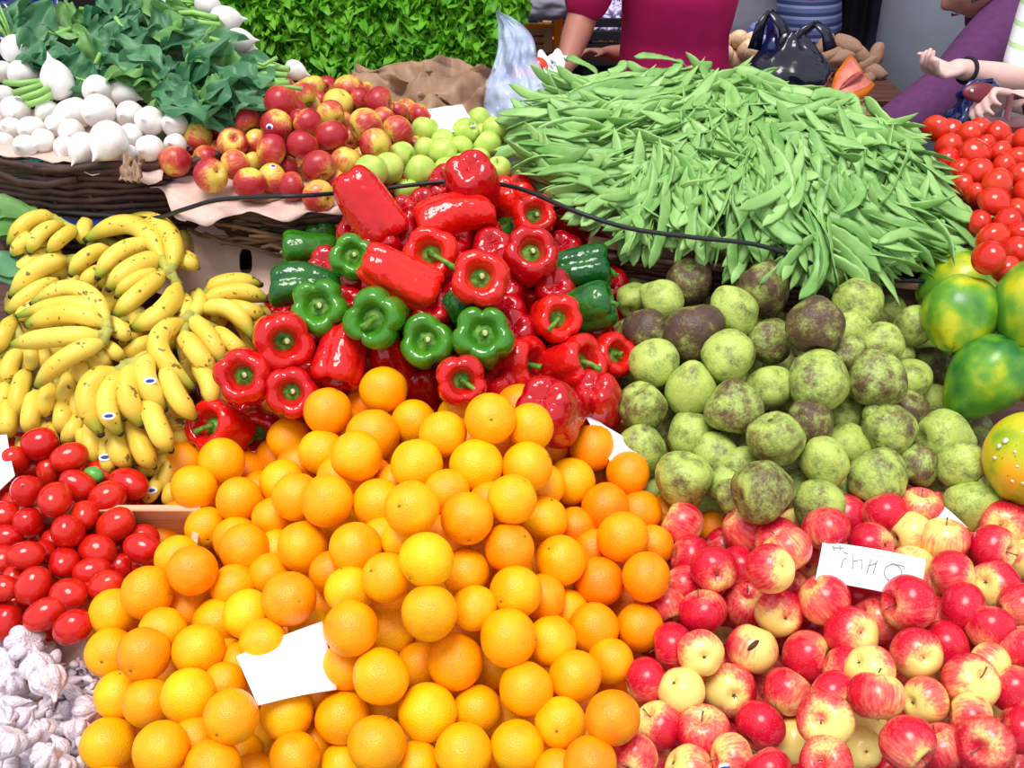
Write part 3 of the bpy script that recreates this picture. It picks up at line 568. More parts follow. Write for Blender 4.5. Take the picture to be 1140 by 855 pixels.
# ---- apples in front
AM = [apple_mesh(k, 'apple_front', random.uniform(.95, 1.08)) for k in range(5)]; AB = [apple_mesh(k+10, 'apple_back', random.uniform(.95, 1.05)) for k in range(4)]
def stalk_mesh(side):
    b = MB(); b.tube([(0, 0, .42), (side*.04, 0, .62), (side*.14, .02, .82), (side*.28, .03, .98)], [.028, .022, .022, .04], 6); return b.mesh('stalk', M['twig'])
ST = [stalk_mesh(s) for s in (-.6, .2, .9)]; CX = star('calyx', M['calyx'], -.655, .12, 5, -.03, .4)
avis = {(795,634):(0,-.15,'c'),(868,603):(.35,0,'c'),(868,682.5):(.1,-.1,'c'),(780,727):(.05,0,'c'),(813,768.5):(0,0,'c'),(948,705):(.2,.25,'c'),(1021,727.5):(0,0,'c'),(917,667):(-.7,.8,'c'),(970,608):(.6,.2,'c'),
 (1080,760):(.3,.5,'s'),(919,802):(-.5,.3,'s'),(898,731):(.85,0,'s'),(1096,829):(-.6,.1,'s'),(1010,827):(.5,-.5,'s'),(782.5,814):(-.2,.8,'s'),(1105,611):(.6,-.1,'s'),(1116,583):(-.5,.0,'c'),(1102,699):(-.1,-.9,'c'),
 (846,808):(-.7,-.6,'c'),(929,773):(.4,-.3,'c'),(959.5,833):(0,.1,'c'),(1072.5,676):(.85,0,'s'),(1012,671):(-.95,0,'s'),(1024,567):(0,.9,'s'),(985,572):(.3,-.9,'c'),(858,633):(.5,.3,'c'),(1029.5,780):(-.9,0,'c'),(975.5,775):(-.1,-.95,'c'),(1051.6,601):(0,.95,'s')}
apm = [(970, 634, 'the handwritten white card'), (1045, 566, 'the blue-edged white card behind'), (835, 712, 'the dark leaf scrap'), (780, 727, 'the small yellow calyx apple'), (812, 848, 'the apple sticker at the bottom'),
 (760, 590, 'the topmost left apple'), (948, 705, 'the golden apple with dimple'), (1080, 760, 'the big stalked apple'), (1140, 600, 'the yellow papaya'), (959, 833, 'the small yellow-green apple'), (870, 770, 'the middle of the apple heap')]
ap = zone('apple')
describe(ap, apm, 'apple', lambda i: 'mostly hidden' if i['fill'] else {'red': 'red', 'mixed': 'red and yellow', 'yellow': 'pale yellow', 'dull': 'dull brown-red'}[i['look']])
RED = dict(red=(.95, .5), mixed=(.55, .8), yellow=(.12, .5), dull=(.75, .4))
for i in ap:
    a = next((q for k, q in avis.items() if abs(k[0]-i['x']) < 2 and abs(k[1]-i['y']) < 2), None)
    if a:
        t = math.sqrt(max(.05, 1-a[0]**2-a[1]**2)); v = C3(a[0], a[1], t)
        if a[2] == 'c': v = -v
    else: v = C3(random.gauss(0, 1), random.gauss(0, 1), random.gauss(-.3, .6))
    if not a and abs(v.dot(-FW)) > .8: v = C3(random.choice((-1, 1)), random.gauss(0, .5), .2)
    o = put('apple', random.choice(AM), i, v, random.uniform(0, 6), i['R']*1.03, 'apples in the front heap', 'apple')
    r = RED[i['look']]; o.color = (r[0]+random.uniform(-.12, .12), r[1], 0, 1); child('stalk', random.choice(ST), o); child('calyx', CX, o)
    if (i['x'], i['y']) == (815, 843): STK = i
    if (i['x'], i['y']) == (837, 722): LEAFI = i
def patch(i, dx, dy, w, h, ang, mat, name, par, lift=1.012):
    """small curved scrap lying on the skin of a round fruit"""
    t = math.sqrt(max(.02, 1-dx*dx-dy*dy)); c = (RX*dx+UP*dy-FW*t).normalized(); e = (RX*math.cos(ang)+UP*math.sin(ang)); e = (e-c*e.dot(c)).normalized(); g = c.cross(e); V = []; N = 12
    for s in (lift, lift+.02):
        V.append(i['p']+c*(i['R']*s))
        for k in range(N): q = 2*PI*k/N; V.append(i['p']+(c+e*(w*math.cos(q))+g*(h*math.sin(q))).normalized()*(i['R']*s))
    Fc = [(0, 1+(k+1) % N, 1+k) for k in range(N)]+[(N+1, N+2+k, N+2+(k+1) % N) for k in range(N)]+[(1+k, 1+(k+1) % N, N+2+(k+1) % N, N+2+k) for k in range(N)]
    o = link(name, mk(name, V, Fc, mat))
    if par is not None: o.parent = par; o.matrix_parent_inverse = (Matrix.LocRotScale(par.location, par.rotation_quaternion, par.scale).inverted() if par.parent is None else Matrix())
    return o
def find(cat, i): return next(o for o in COL.objects if o.parent is None and o.get('category') == cat and (o.location-i['p']).length < 1e-4)
o = find('apple', STK); q = patch(STK, -.45, -.2, .36, .28, .3, M['white'], 'sticker', o); tag(q, 'white oval sticker with blue lettering')
tx = patch(STK, -.45, -.14, .22, .08, .3, M['blue'], 'sticker_mark', q, 1.04)
q = patch(STK, -.45, -.3, .2, .03, .3, M['blue'], 'sticker_mark', q, 1.04)
q = patch(LEAFI, -.15, .35, .30, .10, .75, M['leafdark'], 'leaf_scrap', None); q.name = 'leaf_scrap'; tag(q, 'dark brown leaf scrap stuck on a red and yellow apple', 'leaf')
# ---- apples at the back and green ones
bm = [(220, 153, 'the yellow apple by the turnips'), (305, 143, 'the dark apple with a white sticker'), (377, 115, 'the pale yellow apple near the lettuce'), (355, 219, 'the apple touching the black hose'), (443, 146, 'the last red apple before green ones'), (407, 139, 'the half-yellow apple right of centre')]
ba = zone('bapple'); describe(ba, bm, 'apple', lambda i: 'mostly hidden' if i['fill'] else ('dark red' if i['look'] > .78 else 'orange-red' if i['look'] > .48 else 'yellow-red' if i['look'] > .2 else 'yellow-green'))
for i in ba:
    v = C3(random.gauss(0, 1), random.gauss(0, 1), random.gauss(0, .5))
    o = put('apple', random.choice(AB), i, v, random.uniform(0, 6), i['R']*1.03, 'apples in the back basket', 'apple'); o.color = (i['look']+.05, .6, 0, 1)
    child('stalk', random.choice(ST), o); child('calyx', CX, o)
    for (a, b, dx, dy) in ((308, 139, -.25, -.35), (303, 200, .2, .7), (220, 153, -.4, -.75)):
        if (i['x'], i['y']) == (a, b): q = patch(i, dx, dy, .25, .2, .2, M['white'], 'sticker', o); patch(i, dx, dy, .12, .09, .2, M['blue'], 'sticker_mark', q, 1.04)
pm = [(468, 192, 'the green apple with brown calyx'), (540, 150, 'the white paper corner'), (413, 190, 'the red apples'), (555, 188, 'the green beans')]
pe = zone('pear'); describe(pe, pm, 'apple', lambda i: 'mostly hidden green' if i['fill'] else 'pale green')
PMs = [apple_mesh(30+k, 'pear', random.uniform(1, 1.15)) for k in range(3)]
for i in pe:
    o = put('apple', random.choice(PMs), i, C3(random.gauss(0, 1), random.gauss(0, 1), random.gauss(0, .6)), random.uniform(0, 6), i['R']*1.03, 'green apples in the back basket', 'apple')
    child('stalk', random.choice(ST), o); child('calyx', CX, o)
# ---- cherimoyas
CM = [cherimoya_mesh(k, random.uniform(.98, 1.22), random.uniform(0, .24)) for k in range(7)]
cb = MB(); cb.tube([(0, 0, -.66), (0, 0, -.74), (.02, 0, -.83)], [.1, .07, .09], 8); CS = cb.mesh('stem_stub', M['twig'])
cmk = [(772, 370, 'the large purple-brown cherimoya'), (935, 297, 'the topmost cherimoya under the hose'), (907, 363, 'the big olive-brown one'), (990, 478, 'the green cherimoya with a knob'), (850, 547, 'the big brown one above the red apples'),
 (715, 453, 'the dark red peppers'), (1050, 400, 'the papayas'), (769, 431, 'the pale scaly cherimoya'), (918, 515, 'the bright yellow-green cherimoya'), (713, 515, 'the white card by the oranges'), (1082, 562, 'the yellow papaya')]
ch = zone('cherimoya'); describe(ch, cmk, 'cherimoya', lambda i: 'mostly hidden' if i['fill'] else ('brown' if i['look'] > .75 else 'mottled' if i['look'] > .42 else 'green' if i['look'] > .18 else 'yellow-green'))
for i in ch:
    o = put('cherimoya', random.choice(CM), i, C3(random.gauss(0, .8), random.gauss(0, 1), random.gauss(.2, .7)), random.uniform(0, 6), i['R'], 'cherimoyas in the heap', 'cherimoya'); o.color = (min(1, max(0, i['look']*1.12-.2)), 0, 0, 1)
    child('stem_stub', CS, o)
    if (i['x'], i['y']) == (990, 478):
        k = link('knob', tuber_like('knob', 77, 'cherimoya', .42, .55, .08)); k.parent = o; k.location = (.45, 0, .62); o.rotation_quaternion = quat_to(C3(-.5, .6, .5), 2.2); k.color = (.3, 0, 0, 1)
# ---- papayas
for j, i in enumerate(zone('papaya')):
    a = i['spec']; o = put('papaya', papaya_mesh(j, a[3]*1.1, .22 if j == 3 else .06), i, C3(*a[4]), j*1.3, i['R'], 'papayas in the heap', 'papaya', a[6]); o.color = (a[5], 0, 0, 1)
    sb = MB(); sb.tube([(0, 0, 1.0*a[3]), (0, 0, 1.1*a[3]), (.02, 0, 1.14*a[3])], [.1, .08, .09], 8); sb.build('stem_stub', M['twig'], o)
    if j == 4:
        for (dx, dy, w) in ((-.85, .3, .06), (-.75, .42, .07), (-.65, .2, .035), (-.92, .05, .05), (-.62, -.1, .03), (-.4, -.35, .03), (-.66, -.42, .035), (-.5, -.45, .03), (-.3, .1, .025), (-.2, .7, .03), (-.45, .62, .025)):
            tag(patch(i, dx, dy, w, w*.8, 0, M['sap'], 'sap_spot', o, 1.03), 'dried white sap spot')
# ---- peppers
def facing(a): return a[4][2] > .5
describe([i for i in zone('pepper') if i['spec'] is None], [(526, 204, 'the topmost pepper'), (534, 311, 'the squarish red pepper'), (590, 284, 'the deep ringed pepper'), (414, 236, 'the long slanting red pepper'), (357, 343, 'the five-lobed green pepper'), (538, 375, 'the largest green pepper'), (640, 405, 'the thick-stemmed red pepper'), (315, 379, 'the large capped red pepper'), (427, 434, 'the topmost orange'), (646, 300, 'the long dark green pepper'), (287, 480, 'the droopy stemmed pepper')], 'red pepper', lambda i: 'mostly hidden')
for j, i in enumerate(zone('pepper')):
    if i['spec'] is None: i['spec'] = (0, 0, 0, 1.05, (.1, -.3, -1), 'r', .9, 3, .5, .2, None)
    a = i['spec']; deep = 1.35 if a[5] == 'r' else .5; mt = 'pepper_red' if a[5] == 'r' else 'pepper_green'
    bend = .13 if a[3] > 1.6 else 0
    me = pepper_mesh(j, a[7], a[3], mt, deep, bend, .11 if a[5] == 'r' else .16); v = C3(*a[4]); sp = 0 if a[9] > 0 else PI
    Rr = i['R']*1.08
    off = -.35 if facing(a) else 0
    if a[10] is None: a = a[:10] + (i['label'],)
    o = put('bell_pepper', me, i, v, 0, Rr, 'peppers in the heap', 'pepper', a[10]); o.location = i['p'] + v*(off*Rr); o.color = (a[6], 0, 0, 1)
    # roll so that the stalk leans the way the photo shows
    q = Vector((0, 0, 1)).rotation_difference(v); want = {0: 0}.get(j, None)
    tgt = (RX*(1 if a[9] > 0 else -1)*.8 - UP*.6); x0 = q @ Vector((1, 0, 0)); y0 = q @ Vector((0, 1, 0)); ang = math.atan2(tgt.dot(y0), tgt.dot(x0))
    o.rotation_quaternion = quat_to(v, ang)
    st = child('stem', pepper_stem(j, a[3], a[8], abs(a[9]), False, deep), o)
    if a[8] < .4: cbm = MB(); z0 = (.64-.16*deep)+.5*(a[3]-1)+.06+.62*a[8]*(1-.25*abs(a[9])); s1 = abs(a[9])*a[8]; cbm.tube([(s1, .06, z0), (s1, .06, z0+.02)], [.11, .09], 10); cbm.build('cut_end', M['cut'], st)
# ---- tomatoes
PT = [tuber_like('plum_tomato', k, 'tomato', .80, 1.0, .05, random.uniform(-.06, .06)) for k in range(4)]; scar = star('stem_scar', M['twig'], .985, .09, 6, .012, .6)
plm = [(5, 520, 'the white card at the left edge'), (104, 529, 'the small green tomato'), (150, 580, 'the wooden crate rim'), (40, 652, 'the slanting pink one'), (60, 700, 'the garlic heap'), (61, 556, 'the round central one'), (110, 637, 'the lower crate corner'), (44, 494, 'the hanging bananas')]
pl = zone('plum'); describe(pl, plm, 'plum tomato', lambda i: 'mostly hidden red' if i['fill'] else ('elongated red' if i['spec'] and i['spec'][2]-i['spec'][3] > 3 else 'rounded red'))
for i in pl:
    a = i['spec'] or (0, 0, 17, 15, random.uniform(-60, 60)); t = math.radians(a[4]); v = C3(math.cos(t), math.sin(t), random.uniform(-.25, .4))
    if a[2]-a[3] < 2: v = C3(.2, random.choice((-.5, .4)), 1)
    o = put('plum_tomato', random.choice(PT), i, v, random.uniform(0, 6), 1, 'plum tomatoes in the crate', 'tomato'); w = a[3]*i['d']/F/.8; o.scale = (w, w, a[2]*i['d']/F*(1.02 if a[2]-a[3] > 2 else 1.15)); o.color = (random.uniform(0, .35), 0, 0, 1); child('stem_scar', scar, o)
gi = dict(x=104, y=529, d=surf('plum', 104, 529)); gi['p'] = P(104, 529, gi['d']); o = put('plum_tomato', tuber_like('green_tomato', 9, 'tomato_green', .85, 1.05, .04), gi, C3(1, -.4, .2), 0, .0165, None, 'tomato', 'small unripe green tomato between the plum tomatoes and bananas'); child('stem_scar', scar, o)
RT = [tuber_like('tomato', 20+k, 'tomato', 1.0, .86, .06) for k in range(3)]; tcal = star('calyx_scar', M['pstem'], .84, .16, 5, .02, .4)
rt = zone('rtomato'); describe(rt, [(1042, 143, 'the purple coat'), (1089, 191, 'the half-green tomato'), (1135, 170, 'the brown handbag'), (1100, 287, 'the papayas'), (1110, 215, 'the two biggest tomatoes'), (1140, 240, 'the right edge tomato column')], 'round tomato', lambda i: 'mostly hidden' if i['fill'] else 'bright red')
for i in rt:
    o = put('tomato', random.choice(RT), i, C3(random.gauss(0, 1), random.gauss(.2, .8), random.gauss(.2, .6)), 0, i['R']*1.04, 'round tomatoes at the right', 'tomato'); o.color = (random.uniform(.3, .9), 0, 0, 1); child('calyx_scar', tcal, o)
# ---- garlic
GM = [garlic_mesh(k) for k in range(6)]; CLm = [clove_mesh(k) for k in range(3)]
def root_mesh():
    b = MB()
    for k in range(14):
        t = k*2.4; r = .05+.12*(k/14); b.tube([(r*math.cos(t), r*math.sin(t), -.5), (r*1.4*math.cos(t), r*1.4*math.sin(t), -.62), (r*1.9*math.cos(t+.3), r*1.9*math.sin(t+.3), -.7)], [.015, .012, .008], 4)
    return b.mesh('roots', M['husk'])
RTm = root_mesh()
gl = zone('garlic'); gmk = [(28, 716, 'the big topmost bulb'), (8, 826, 'the big left edge bulb'), (98, 745, 'the bulb touching the oranges'), (55, 757, 'the ribbed bulb in the middle'), (82, 740, 'the husk below the plum tomato'), (60, 850, 'the bottom of the garlic heap')]
g1 = [i for i in gl if i['spec'][3]]; g0 = [i for i in gl if not i['spec'][3]]
describe(g1, gmk, 'garlic bulb', lambda i: 'big' if i['r'] > 17 else 'purple-tinged white'); describe(g0, gmk, 'garlic clove', lambda i: 'loose pale')
for i in g1:
    o = put('garlic_bulb', random.choice(GM), i, C3(random.gauss(0, .9), random.gauss(.1, .9), random.gauss(.1, .7)), random.uniform(0, 6), i['R']*1.08, 'garlic bulbs in the heap', 'garlic'); child('roots', RTm, o)
for i in g0: put('garlic_clove', random.choice(CLm), i, C3(random.gauss(0, 1), random.gauss(0, 1), random.gauss(0, .6)), random.uniform(0, 6), i['R']*1.0, 'loose garlic cloves in the heap', 'garlic')
# thin second layer of loose cloves and skins that nobody could count
b = MB()
for k in range(420):
    x = random.uniform(-12, 122); y = random.uniform(700, 868)
    if x > 60 and y < 735 or (x > 100 and y > 815): continue
    p = P(x, y, plane_d(x, y)+random.uniform(.0, .035)); q = quat_to(rdir(), random.uniform(0, 6)); s = random.uniform(.007, .014)
    me = CLm[k % 3]; V = [p + q @ (v.co*s) for v in me.vertices]; b.add(V, [tuple(f.vertices) for f in me.polygons])
tag(b.build('loose_garlic', M['garlic']), 'small loose garlic cloves and skins spread beneath the bulbs', 'garlic', None, 'stuff')
# ---- turnips
TM = [turnip_mesh(k, random.uniform(1.05, 1.5)) for k in range(5)]
def stalks(k):
    b = MB(); rnd = random.Random(k)
    for j in range(4): t = j*1.6; b.tube([(.12*math.cos(t), .12*math.sin(t), .82), (.3*math.cos(t), .3*math.sin(t), 1.5), (.55*math.cos(t), .55*math.sin(t), 2.6+rnd.random()*.8)], [.11, .09, .07], 6)
    return b.mesh('stalks', M['stalk'])
SK = [stalks(k) for k in range(3)]
tn = zone('turnip'); tmk = [(65, 94, 'the upright turnip'), (18, 55, 'the turnip at the upper left corner'), (122, 155, 'the knobbly turnip by the paper fold'), (17, 123, 'the left edge of the basket'), (195, 139, 'the turnip nearest the apples'), (248, 22, 'the turnips by the lettuce'), (134, 103, 'the long lying turnip'), (327, 78, 'the single turnip behind the apples')]
describe(tn, tmk, 'turnip', lambda i: 'large white' if i['r'] > 16 else 'round white' if i['r'] > 13 else 'small white')
for j, i in enumerate(tn):
    a = i['spec']; v = C3(*a[4]); o = put('turnip', TM[j % 5], i, v, random.uniform(0, 6), i['R']*1.02, 'white turnips in bunches', 'turnip')
    if i['x'] > 200 or j in (0, 3, 9, 10, 13, 14): child('stalks', SK[j % 3], o)
# ------------------------------------------------------------------ bananas: each hand is one thing, each banana a part
def banana_mesh(p0, p1, p2, w):
    N = 18; nn = 10; rnd = random.Random(p0[0]+p1[1]); rot = rnd.uniform(0, .6)
    c = p1*2-(p0+p2)/2; pts = [(p0*(1-s)**2+c*(2*s*(1-s))+p2*s*s) for s in [k/N for k in range(N+1)]]
    V = []; tv = []; side = (p2-p0).cross(p1-p0); side = side.normalized() if side.length > 1e-7 else Vector((0, 0, 1))
    for k, p in enumerate(pts):
        s = k/N; T = (pts[min(k+1, N)]-pts[max(k-1, 0)]).normalized(); a = (side-T*side.dot(T)).normalized(); b = T.cross(a)
        r = w*(min(1, .42+s*3.2) if s < .2 else 1)*(1-.12*(2*s-1)**2); r *= (1-.62*((s-.72)/.28)**1.7) if s > .72 else 1
        for i in range(nn):
            t = 2*PI*i/nn; f = 1+.085*abs(math.cos(2.5*t))**1.0-.05; V.append(p+a*(r*f*math.cos(t+rot))+b*(r*f*math.sin(t+rot))); tv.append(s)
    L = len(V); V += [pts[0], pts[-1]]; tv += [0, 1]
    Fc = [(k*nn+i, k*nn+(i+1) % nn, (k+1)*nn+(i+1) % nn, (k+1)*nn+i) for k in range(N) for i in range(nn)] + [(L, (i+1) % nn, i) for i in range(nn)] + [(L+1, N*nn+i, N*nn+(i+1) % nn) for i in range(nn)]
    me = mk('banana', V, Fc, M['banana']); at = me.attributes.new('t', 'FLOAT', 'POINT'); at.data.foreach_set('value', tv)
    T = (pts[-1]-pts[-2]).normalized(); b = MB(); b.tube([pts[-1]-T*w*.12, pts[-1]+T*w*.14, pts[-1]+T*w*.3], [w*.36, w*.32, w*.2], 8); return me, b.mesh('banana_tip', M['banana_tip'])
HANDS = [
 ('banana hand of four at the top left corner of the pile, beside leaves', .07, (66, 246), """61,243,33,246,10,273,16 70,250,46,260,33,281,15 84,255,69,264,54,280,14 36,263,25,270,14,284,14"""),
 ('large yellow banana hand fanned across the top of the pile', .05, (190, 305), """191,300,187,258,146,242,19 182,292,148,251,96,267,19 170,273,134,280,109,309,18 181,288,149,298,121,322,20 184,305,155,326,128,352,18 198,316,182,346,148,364,20 98,246,93,257,92,270,16 176,300,150,312,130,330,16"""),
 ('sunlit pale banana hand at the left, between the top and middle hands', .02, (116, 282), """123,279,98,285,79,306,16 76,290,43,299,13,330,20 64,281,36,290,16,312,15 112,300,102,308,92,318,16 64,312,34,327,10,348,16 56,330,34,345,22,352,16"""),
 ('big middle banana hand joined at a pale crown, pointing left', .09, (120, 366), """120,360,88,322,36,338,17 116,350,78,338,20,352,15 119,362,76,350,31,362,21 114,374,62,375,14,384,19 116,382,76,398,41,430,19"""),
 ('green-tipped bananas poking out right of the middle crown', .03, (118, 372), """120,358,132,366,142,378,17 118,384,127,391,136,400,14 100,386,112,396,119,408,15 80,400,93,415,101,428,19 94,398,108,407,122,416,14"""),
 ('hanging banana hand at the left edge above the plum tomatoes', .0, (25, 380), """14,356,5,372,-3,392,17 24,390,11,407,10,427,16 35,382,35,398,34,411,14 31,412,21,438,20,466,19 9,424,2,445,-4,460,15 14,440,9,466,11,485,19 -2,400,-5,420,-8,440,16"""),
 ('hanging banana hand in the middle left, green tips down', .0, (58, 405), """42,435,34,460,34,482,18 56,428,52,446,48,462,18 78,414,75,434,67,450,18 70,445,70,464,67,480,18 90,428,87,450,92,467,16 88,460,81,478,72,494,17 62,400,60,414,62,424,15 48,385,50,398,50,410,13 50,470,44,482,40,492,16 60,470,57,485,56,500,15"""),
 ('banana hand hanging down in a fan with blue-white stickers', .075, (140, 406), """133,414,98,436,112,483,23 140,414,119,446,134,482,21 153,409,141,434,158,473,22 166,397,163,424,183,455,21 183,407,196,440,217,465,20 164,436,174,474,190,501,21"""),
 ('lower banana hand under the stickered fan, above the tomatoes', .01, (140, 462), """148,462,157,497,171,519,21 132,466,130,496,145,519,21 104,468,102,492,106,514,19 117,482,119,505,122,527,16 90,480,94,490,96,500,15"""),
 ('banana hand with strongly bent fruit next to the red peppers', .05, (212, 350), """206,358,176,385,215,432,21 203,372,219,393,238,418,21 212,355,233,376,247,405,19 215,402,233,428,232,450,18 238,366,258,382,272,396,17"""),
 ('banana hand under the long green peppers, pointing right', .02, (223, 345), """224,348,256,345,282,377,18 250,340,275,345,294,353,16 226,338,262,325,297,334,18 231,325,256,314,290,317,17"""),
 ('green curved banana stalks between the two middle hands', .01, (208, 365), """206,357,221,342,221,322,13 196,357,207,345,206,328,13"""),
 ('small green-tipped bananas sticking out above the cardboard box', .01, (192, 290), """194,288,207,291,220,298,15 196,280,208,286,219,293,13"""),
 ('shaded banana hand lying lowest by the wooden crate rim', -.035, (222, 470), """214,466,200,473,184,470,15 216,482,201,487,187,483,15 214,500,192,517,180,549,16 204,502,176,518,148,522,17 180,526,171,545,162,558,14 242,428,246,445,240,458,13 196,530,190,548,186,560,15"""),
 ('dark spotted bananas in the gap under the middle crown', -.01, (175, 380), """174,381,155,386,139,402,17 178,395,160,400,146,412,15 170,360,150,372,135,384,14"""),
]
_r = random.Random(4)
for _lab, _box in (('deep banana hand mostly hidden under the left of the pile', (0, 345, 95, 470)), ('deep banana hand mostly hidden under the top of the pile', (20, 262, 190, 340)), ('deep banana hand mostly hidden under the middle of the pile', (90, 350, 225, 470)), ('deep banana hand mostly hidden beside the peppers', (200, 330, 285, 420)), ('deep banana hand mostly hidden above the tomatoes', (20, 455, 190, 520))):
    _s = []
    for _k in range(13):
        _x, _y = _r.uniform(_box[0], _box[2]), _r.uniform(_box[1], _box[3]); _a = _r.uniform(1.9, 2.7) if _box[1] < 330 else _r.uniform(1.1, 2.0); _c, _q = math.cos(_a)*26, math.sin(_a)*26; _s.append('%d,%d,%d,%d,%d,%d,18' % (_x-_c, _y-_q, _x+_q*.3, _y-_c*.3, _x+_c, _y+_q))
    HANDS.append((_lab, -.055, (int((_box[0]+_box[2])/2), _box[1]), ' '.join(_s)))
def lens_patch(c, nrm, up, w, h, mat, name, par, th=.0006):
    e = up-nrm*up.dot(nrm); e.normalize(); g = nrm.cross(e); V = []; N = 14
    for s in (0, th):
        V += [c+nrm*s+e*(w*math.cos(2*PI*k/N))+g*(h*math.sin(2*PI*k/N)) for k in range(N)]
    Fc = [tuple(range(N-1, -1, -1)), tuple(range(N, 2*N))]+[(k, (k+1) % N, N+(k+1) % N, N+k) for k in range(N)]
    return link(name, mk(name, V, Fc, mat, False), par)
for hi, (lab, h, cr, s) in enumerate(HANDS):
    root = empty('banana_hand'); tag(root, lab, 'bananas', 'banana hands in the pile'); L = parse(s); cd = surf('banana', *cr)-h*.8
    crown = P(cr[0], cr[1], cd); cb = MB()
    for k, (x0, y0, x1, y1, x2, y2, w) in enumerate(L):
        off = -h + (k*.004)
        d = lambda x, y, e=0: surf('banana', x, y)+off+e
        p0, p1, p2 = P(x0, y0, d(x0, y0, .012)), P(x1, y1, d(x1, y1, -.012)), P(x2, y2, d(x2, y2, .012)); ww = w/2*1.2*d(x1, y1)/F
        me, tip = banana_mesh(p0, p1, p2, ww); o = link('banana', me, root); t = link('banana_tip', tip, o); t['label'] = 'dark dried tip'
        if (p0-crown).length < .075: cb.tube([p0.lerp(p1, .06), p0.lerp(crown, .5), crown], [ww*.62, ww*.42, ww*.55], 8)
        for (sx, sy) in ((167, 424), (121, 463), (117, 509), (168, 546)):
            if (sx, sy) == {(166, 397): (167, 424), (140, 414): (121, 463), (117, 482): (117, 509), (180, 526): (168, 546)}.get((x0, y0)):
                cpt = P(sx, sy, d(sx, sy, -.012)); vd = -ray(sx, sy).normalized(); q = lens_patch(cpt+vd*ww*1.06, vd, RX+UP*.1, .0105, .0062, M['white'], 'sticker', o); q['label'] = 'white oval sticker with a blue mark'
                lens_patch(cpt+vd*(ww*1.06+.0007), vd, RX+UP*.1, .007, .0028, M['blue'], 'sticker_mark', q)
    if cb.V: cb.build('crown', M['crown'], root)
# ------------------------------------------------------------------ flat green beans
def bean_mesh(k, L=.17, W=.0105, bend=0.0, wav=.004):
    rnd = random.Random(k); n = 16; V = []; ph = rnd.uniform(0, 6); ns = rnd.choice((5, 6, 7))
    ring = [(-1, 0), (-.55, .62), (.15, .8), (.7, .5), (1, 0), (.7, -.5), (.15, -.8), (-.55, -.62)]
    for j in range(n+1):
        s = j/n; x = (s-.5)*L; w = W*min(1, (s/.10)**.6 if s > 0 else .05, ((1-s)/.2)**.7 if s < 1 else .04); w = max(w, .0008)
        w *= 1+.07*math.cos(2*PI*ns*s); yy = bend*4*((s-.5)**2)*L + wav*math.sin(5*s+ph); zz = -.10*L*4*(s-.5)**2*rnd_b[k % 8] + .3*wav*math.sin(7*s+ph)
        th = .0030*(1+.35*math.cos(2*PI*ns*s))*min(1, w/W*1.3); tw = .5*math.sin(2.2*s+ph)
        for (a, b) in ring:
            q, r = a*w, b*th; V.append((x, yy+q*math.cos(tw)-r*math.sin(tw), zz+q*math.sin(tw)+r*math.cos(tw)))
    m = 8; Fc = [(j*m+i, (j+1)*m+i, (j+1)*m+(i+1) % m, j*m+(i+1) % m) for j in range(n) for i in range(m)]+[tuple(range(m)), tuple(n*m+i for i in range(m-1, -1, -1))]
    return mk('flat_bean', V, Fc, M['bean'])
rnd_b = [.2, 1, .5, -.3, .8, 1.3, .1, .6]
BMs = [bean_mesh(k, .145+.014*(k % 4), .0112+.0016*(k % 3), (-.12, .1, .02, .2, -.2, .0, .15, -.05)[k % 8]) for k in range(12)]
BPOLY = [(595,180),(592,140),(612,108),(635,90),(700,86),(760,78),(860,92),(925,120),(985,135),(1030,168),(1072,232),(1040,280),(1005,292),(900,292),(860,275),(800,255),(710,248),(655,225),(615,203)]
def bnormal(x, y):
    a = P(x+6, y, surf('bean', x+6, y))-P(x-6, y, surf('bean', x-6, y)); b = P(x, y-6, surf('bean', x, y-6))-P(x, y+6, surf('bean', x, y+6)); return a.cross(b).normalized()
def bang(x, y):
    if y < 100: return random.gauss(10, 40)
    if x < 690: return random.gauss(-14, 17)
    if x < 760 and y < 190: return random.gauss(-5, 28)
    if x < 860: return random.gauss(82, 28)
    if x > 1000 or y > 215 and x > 930: return random.gauss(-35, 20)
    if y < 160: return random.gauss(-25, 24)
    return random.gauss(95, 26)
def bmat(x, y, ang, lift, tilt=.25, roll=.5):
    n = bnormal(x, y); d = surf('bean', x, y)-lift; c = P(x, y, d); q = math.radians(ang); e = RX*math.cos(q)+UP*math.sin(q); e = (e-n*e.dot(n)).normalized()
    e = (e+n*random.uniform(-tilt, tilt)).normalized(); g = n.cross(e).normalized(); n2 = e.cross(g); r = Quaternion(e, random.gauss(0, roll*1.4)); g.rotate(r); n2.rotate(r)
    m = Matrix((e, g, n2)).transposed().to_4x4(); m.translation = c; return m
_bang = bang
def bang(x, y): return _bang(x, y)*.55+.45*BB(x, y)+75*noise.noise(Vector((x/55, y/45, 2.2)))
def BB(x, y): return 8 if y < 100 else -14 if x < 690 else -5 if x < 760 and y < 190 else 82 if x < 860 else -35 if (x > 1000 or y > 215 and x > 930) else -25 if y < 160 else 95
def bzone(x, y):
    v = 'upper' if y < 130 else 'middle' if y < 200 else 'lower'; h = 'left' if x < 700 else 'central' if x < 870 else 'right'; return v, h
placed = []
